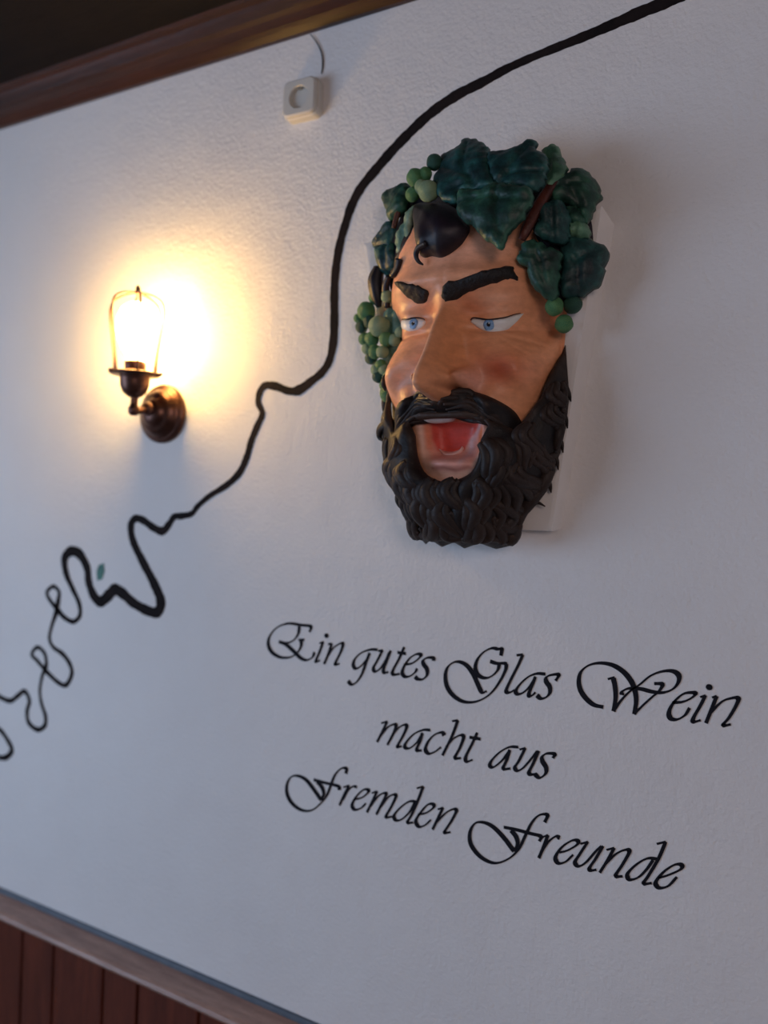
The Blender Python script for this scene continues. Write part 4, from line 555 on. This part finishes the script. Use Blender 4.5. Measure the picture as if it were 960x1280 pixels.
# beard
BZ = [-.366, -.355, -.335, -.305, -.28, -.25, -.20, -.15, -.10, -.05, 0., .05]
BW = [.092, .100, .108, .120, .138, .158, .174, .183, .186, .180, .174, .172]
BD = [.088, .104, .122, .138, .144, .150, .152, .150, .140, .120, .10, .08]
def beard_depth(s, z):
    q = np.clip(1-(np.abs(np.where(np.asarray(s) < 0, np.asarray(s)*1.10, s))/ipol(z, BZ, BW))**2.6, 0, 1); return np.maximum(face_depth(s, z), ipol(z, BZ, BD)*q**.5)
inner = [list(p) for p in BEARD_EDGE]
outer = [[w_*.992, z_] for w_, z_ in zip(BW, BZ)][:10][::-1]
half = [[.05, -.135]]+inner[::-1]+outer
half = [[.0, -.138]]+half+[[.072, -.373], [.048, -.363], [.022, -.374], [.002, -.364]]
loop = half+[[-x/(1.10 if abs(x) > .10 else 1), z_] for x, z_ in half[::-1][1:-1]]
beard = pad('beard', loop, M['beard'], mask, .004, .016, .006, .022, surf=beard_depth, rip=.0075, rf=75, seed=11, holes=[smooth_loop(MOUTH_HOLE, 3)], sm=0)
def lock(name, parent, pts, rads, mt, rid=5, dep=.35, ns=15):
    q = catmull([(*p, r_) for p, r_ in zip(pts, rads)], 6); V, Fc = tube(q[:, :3], q[:, 3], ns, rid, dep); return mesh_ob(name, V, Fc, mt, parent)
def on_beard(u, v, out):
    v = max(v, -.354); w_ = float(ipol(v, BZ, BW))*.975; u = max(-w_/1.10, min(w_, u))
    return (u, -(max(float(beard_depth(u, v)), SEAT+.006)+out), v)
def curl(x, z, dx, dz, L, r0, amp, turn):
    """a carved lock lying on the beard: strands side by side that wave together and roll up at the tip"""
    l = math.hypot(dx, dz); dx, dz = dx/l, dz/l; px_, pz_ = -dz*turn, dx*turn; n = 9; parts = []
    for k in (-1, 0, 1):
        pts, rads = [], []
        for i in range(n):
            t = i/(n-1); sway = amp*math.sin(t*math.pi*1.5); sp = k*r0*.95*math.sin(math.pi*(.18+.72*t))
            u, v = x+dx*L*t+px_*(sway+sp), z+dz*L*t+pz_*(sway+sp)
            pts.append(on_beard(u, v, .014+.007*math.sin(t*math.pi)-abs(k)*.0025)); rads.append(r0*(.62 if k else .78)*(math.sin(math.pi*min(1, .16+.80*t))**.6+.12))
        a0 = math.atan2(dz, dx)
        if k == 0:
            bx, bz = pts[-1][0], pts[-1][2]; R0 = r0*1.0; cx_, cz_ = bx+px_*-R0, bz+pz_*-R0; b0 = math.atan2(bz-cz_, bx-cx_)
            for m in range(1, 6):
                b = b0-turn*m*.85; R = R0*(1-.10*m); pts.append(on_beard(cx_+R*math.cos(b), cz_+R*math.sin(b), .014+.0015*m)); rads.append(r0*.55*(1-.11*m))
        q = catmull([(*p, r_) for p, r_ in zip(pts, rads)], 4); parts.append(tube(q[:, :3], q[:, 3], 9))
    V, Fc = join(parts); return mesh_ob('beard_curl', V, Fc, M['beard'], beard)
mh = np.array(MOUTH_HOLE); cnt = 0
for row, z_ in enumerate(np.arange(-.05, -.345, -.034)):
    w_ = float(ipol(z_, BZ, BW)); n = int(w_*2/.034)
    for i in range(n):
        x = -w_*.95+w_*1.9*(i+.5*(row % 2)*.8+.1)/(n-.5)+random.uniform(-.005, .005); x = max(-w_*.87, min(w_*.97, x)); zz = z_+random.uniform(-.007, .007)
        p = np.array([[x, zz-.008]]); pe = np.array([[x, zz-.035]]); ok = True
        if inside(p, mh)[0] or inside(pe, mh)[0] or seg_dist(p, mh, True)[0] < .004 or seg_dist(pe, mh, True)[0] < .006: ok = False
        if not inside(p, loop)[0] or seg_dist(p, np.array(loop), True)[0] < .008 and abs(x) < w_*.8: ok = False
        if not ok: continue
        dx = .35*x/.15+random.uniform(-.25, .25); curl(x, zz, dx, -1, *((random.uniform(.052, .070), random.uniform(.0125, .0165), random.uniform(.010, .014)) if zz < -.19 else (random.uniform(.045, .062), random.uniform(.0085, .0120), random.uniform(.006, .010))), random.choice((-1, 1)))
        cnt += 1
# rolled curls and loose tips seen against the wall
def tip(pts, r0): return lock('beard_curl', beard, [(x, -d, z_) for x, z_, d in pts], np.linspace(r0, .0012, len(pts)), M['beard'], 4, .25, 12)
for q, r0 in (([(.100, -.278, .06), (.124, -.294, .055), (.140, -.288, .052), (.154, -.294, .05)], .009), ([(.140, -.238, .05), (.158, -.254, .048), (.162, -.270, .045)], .011), ([(.160, -.165, .05), (.176, -.182, .048), (.180, -.200, .045)], .010),
              ([(.172, -.125, .05), (.183, -.142, .048), (.186, -.158, .045)], .009), ([(.175, -.08, .05), (.186, -.098, .048), (.190, -.112, .045)], .009), ([(.152, -.195, .05), (.169, -.212, .048), (.173, -.230, .045)], .010), ([(.118, -.25, .05), (.134, -.268, .048), (.146, -.278, .045)], .009),
              ([(-.125, -.150, .11), (-.148, -.160, .105), (-.154, -.176, .10), (-.142, -.184, .105)], .013), ([(-.105, -.215, .115), (-.130, -.228, .11), (-.134, -.246, .105), (-.120, -.252, .11)], .014), ([(-.085, -.270, .115), (-.102, -.288, .11), (-.100, -.304, .105), (-.088, -.306, .11)], .013)): tip(q, r0)

def upper_lip(s, z): return np.minimum(face_depth(s, z), .172)
# moustache: two halves swept from the nose, with combed strands
mus = None
for sd in (1, -1):
    lp = [[sd*x, z_] for x, z_ in MOUSTACHE]; lp = lp if sd == 1 else lp[::-1]
    mo = pad('moustache', lp, M['beard'], mask, .004, .020, .004, .018, rip=.0022, rf=150, seed=3+sd, surf=upper_lip)
    for j in range(6):
        t0 = j/5
        pts = []
        for t in np.linspace(0, 1, 7):
            x = .010+.110*t; zt = -.118+.016*math.exp(-((t-.32)/.2)**2)-.050*t**2.2; zb = -.146-.002*t-.040*t**2.4
            z_ = zt*(1-t0)+zb*t0+.002*math.sin(9*t+j*1.7); pts.append((sd*x, -(float(upper_lip(sd*x, z_))+.003+.018*math.sqrt(max(0, 1-(2*t0-1)**2*.8))), z_))
        lock('moustache_strand', mo, pts, [.003, .0052, .006, .006, .0055, .0042, .0015], M['beard'], 3, .25, 9)

# garland: leaves with folded veins, grapes one by one
for i, (nm, pts, veins, th_, mt) in enumerate(LEAVES):
    pts = np.array(pts); q = smooth_loop(pts, 3); r = np.random.default_rng(40+i)
    ctr = pts.mean(0); A_ = np.c_[pts[:, 0], pts[:, 1], np.ones(len(pts))]; co = np.linalg.lstsq(A_, pts[:, 2], rcond=None)[0]
    rr = resample(q[:, :2], .006); dirv = rr-ctr[:2]; rr = rr+dirv/(np.linalg.norm(dirv, axis=1)[:, None]+1e-9)*r.uniform(-.0022, .0022, (len(rr), 1))
    V, T, rim, _ = fill(rr, .005); base = V@co[:2]+co[2]
    size = math.sqrt(np.ptp(V[:, 0])*np.ptp(V[:, 1])); t = np.clip(rim/(size*.28), 0, 1)
    top = base+th_*(np.sqrt(np.clip(1-(1-t)**2, 0, 1))-.25)
    for vn in veins: top = top-.0055*np.exp(-(seg_dist(V, np.array(vn))/.0045)**2)*np.clip(rim/.006, 0, 1)
    top = top+.0030*wob(V, 95, 60+i)+.0012*wob(V, 260, 90+i)
    ed = np.clip(1-rim/.010, 0, 1)[:, None]*0
    top = np.maximum(top, SEAT+.006); P, Fc = slab(V, T, top, np.maximum(top-.012-.020*np.clip(rim/.02, 0, 1), SEAT)); mesh_ob(nm, P, Fc, M[mt], mask)
me_g = {}
def grape_mesh(mt):
    if mt not in me_g:
        bm = bmesh.new(); bmesh.ops.create_icosphere(bm, subdivisions=3, radius=1)
        for v in bm.verts: v.co *= 1+.03*math.sin(v.co.x*5+v.co.z*4)
        me = bpy.data.meshes.new('grape'); bm.to_mesh(me); bm.free(); me.polygons.foreach_set('use_smooth', [True]*len(me.polygons)); me.materials.append(M[mt]); me_g[mt] = me
    return me_g[mt]
pick = {'forehead': ['grape', 'grape_pale', 'grape_dark', 'grape', 'grape', 'grape_pale'], 'temple': ['grape', 'grape_pale', 'grape_pale', 'grape_dark', 'grape', 'grape', 'grape_pale', 'grape', 'grape_dark'], 'cheek': ['grape', 'grape_dark', 'grape']}
for bn, gl in GRAPES.items():
    x0, z0, d0, _ = np.mean(gl, axis=0); bu = empty('grape_bunch', (x0, -d0, z0)); bu.parent = mask
    for i, (x, z_, d, r_) in enumerate(gl):
        g = bpy.data.objects.new('grape', grape_mesh(pick[bn][i % len(pick[bn])])); COL.objects.link(g); g.parent = bu
        g.location = (x-x0, d0-d, z_-z0); g.scale = (r_, r_, r_*1.05); g.rotation_euler = (i*1.3, i*.7, i*2.1)
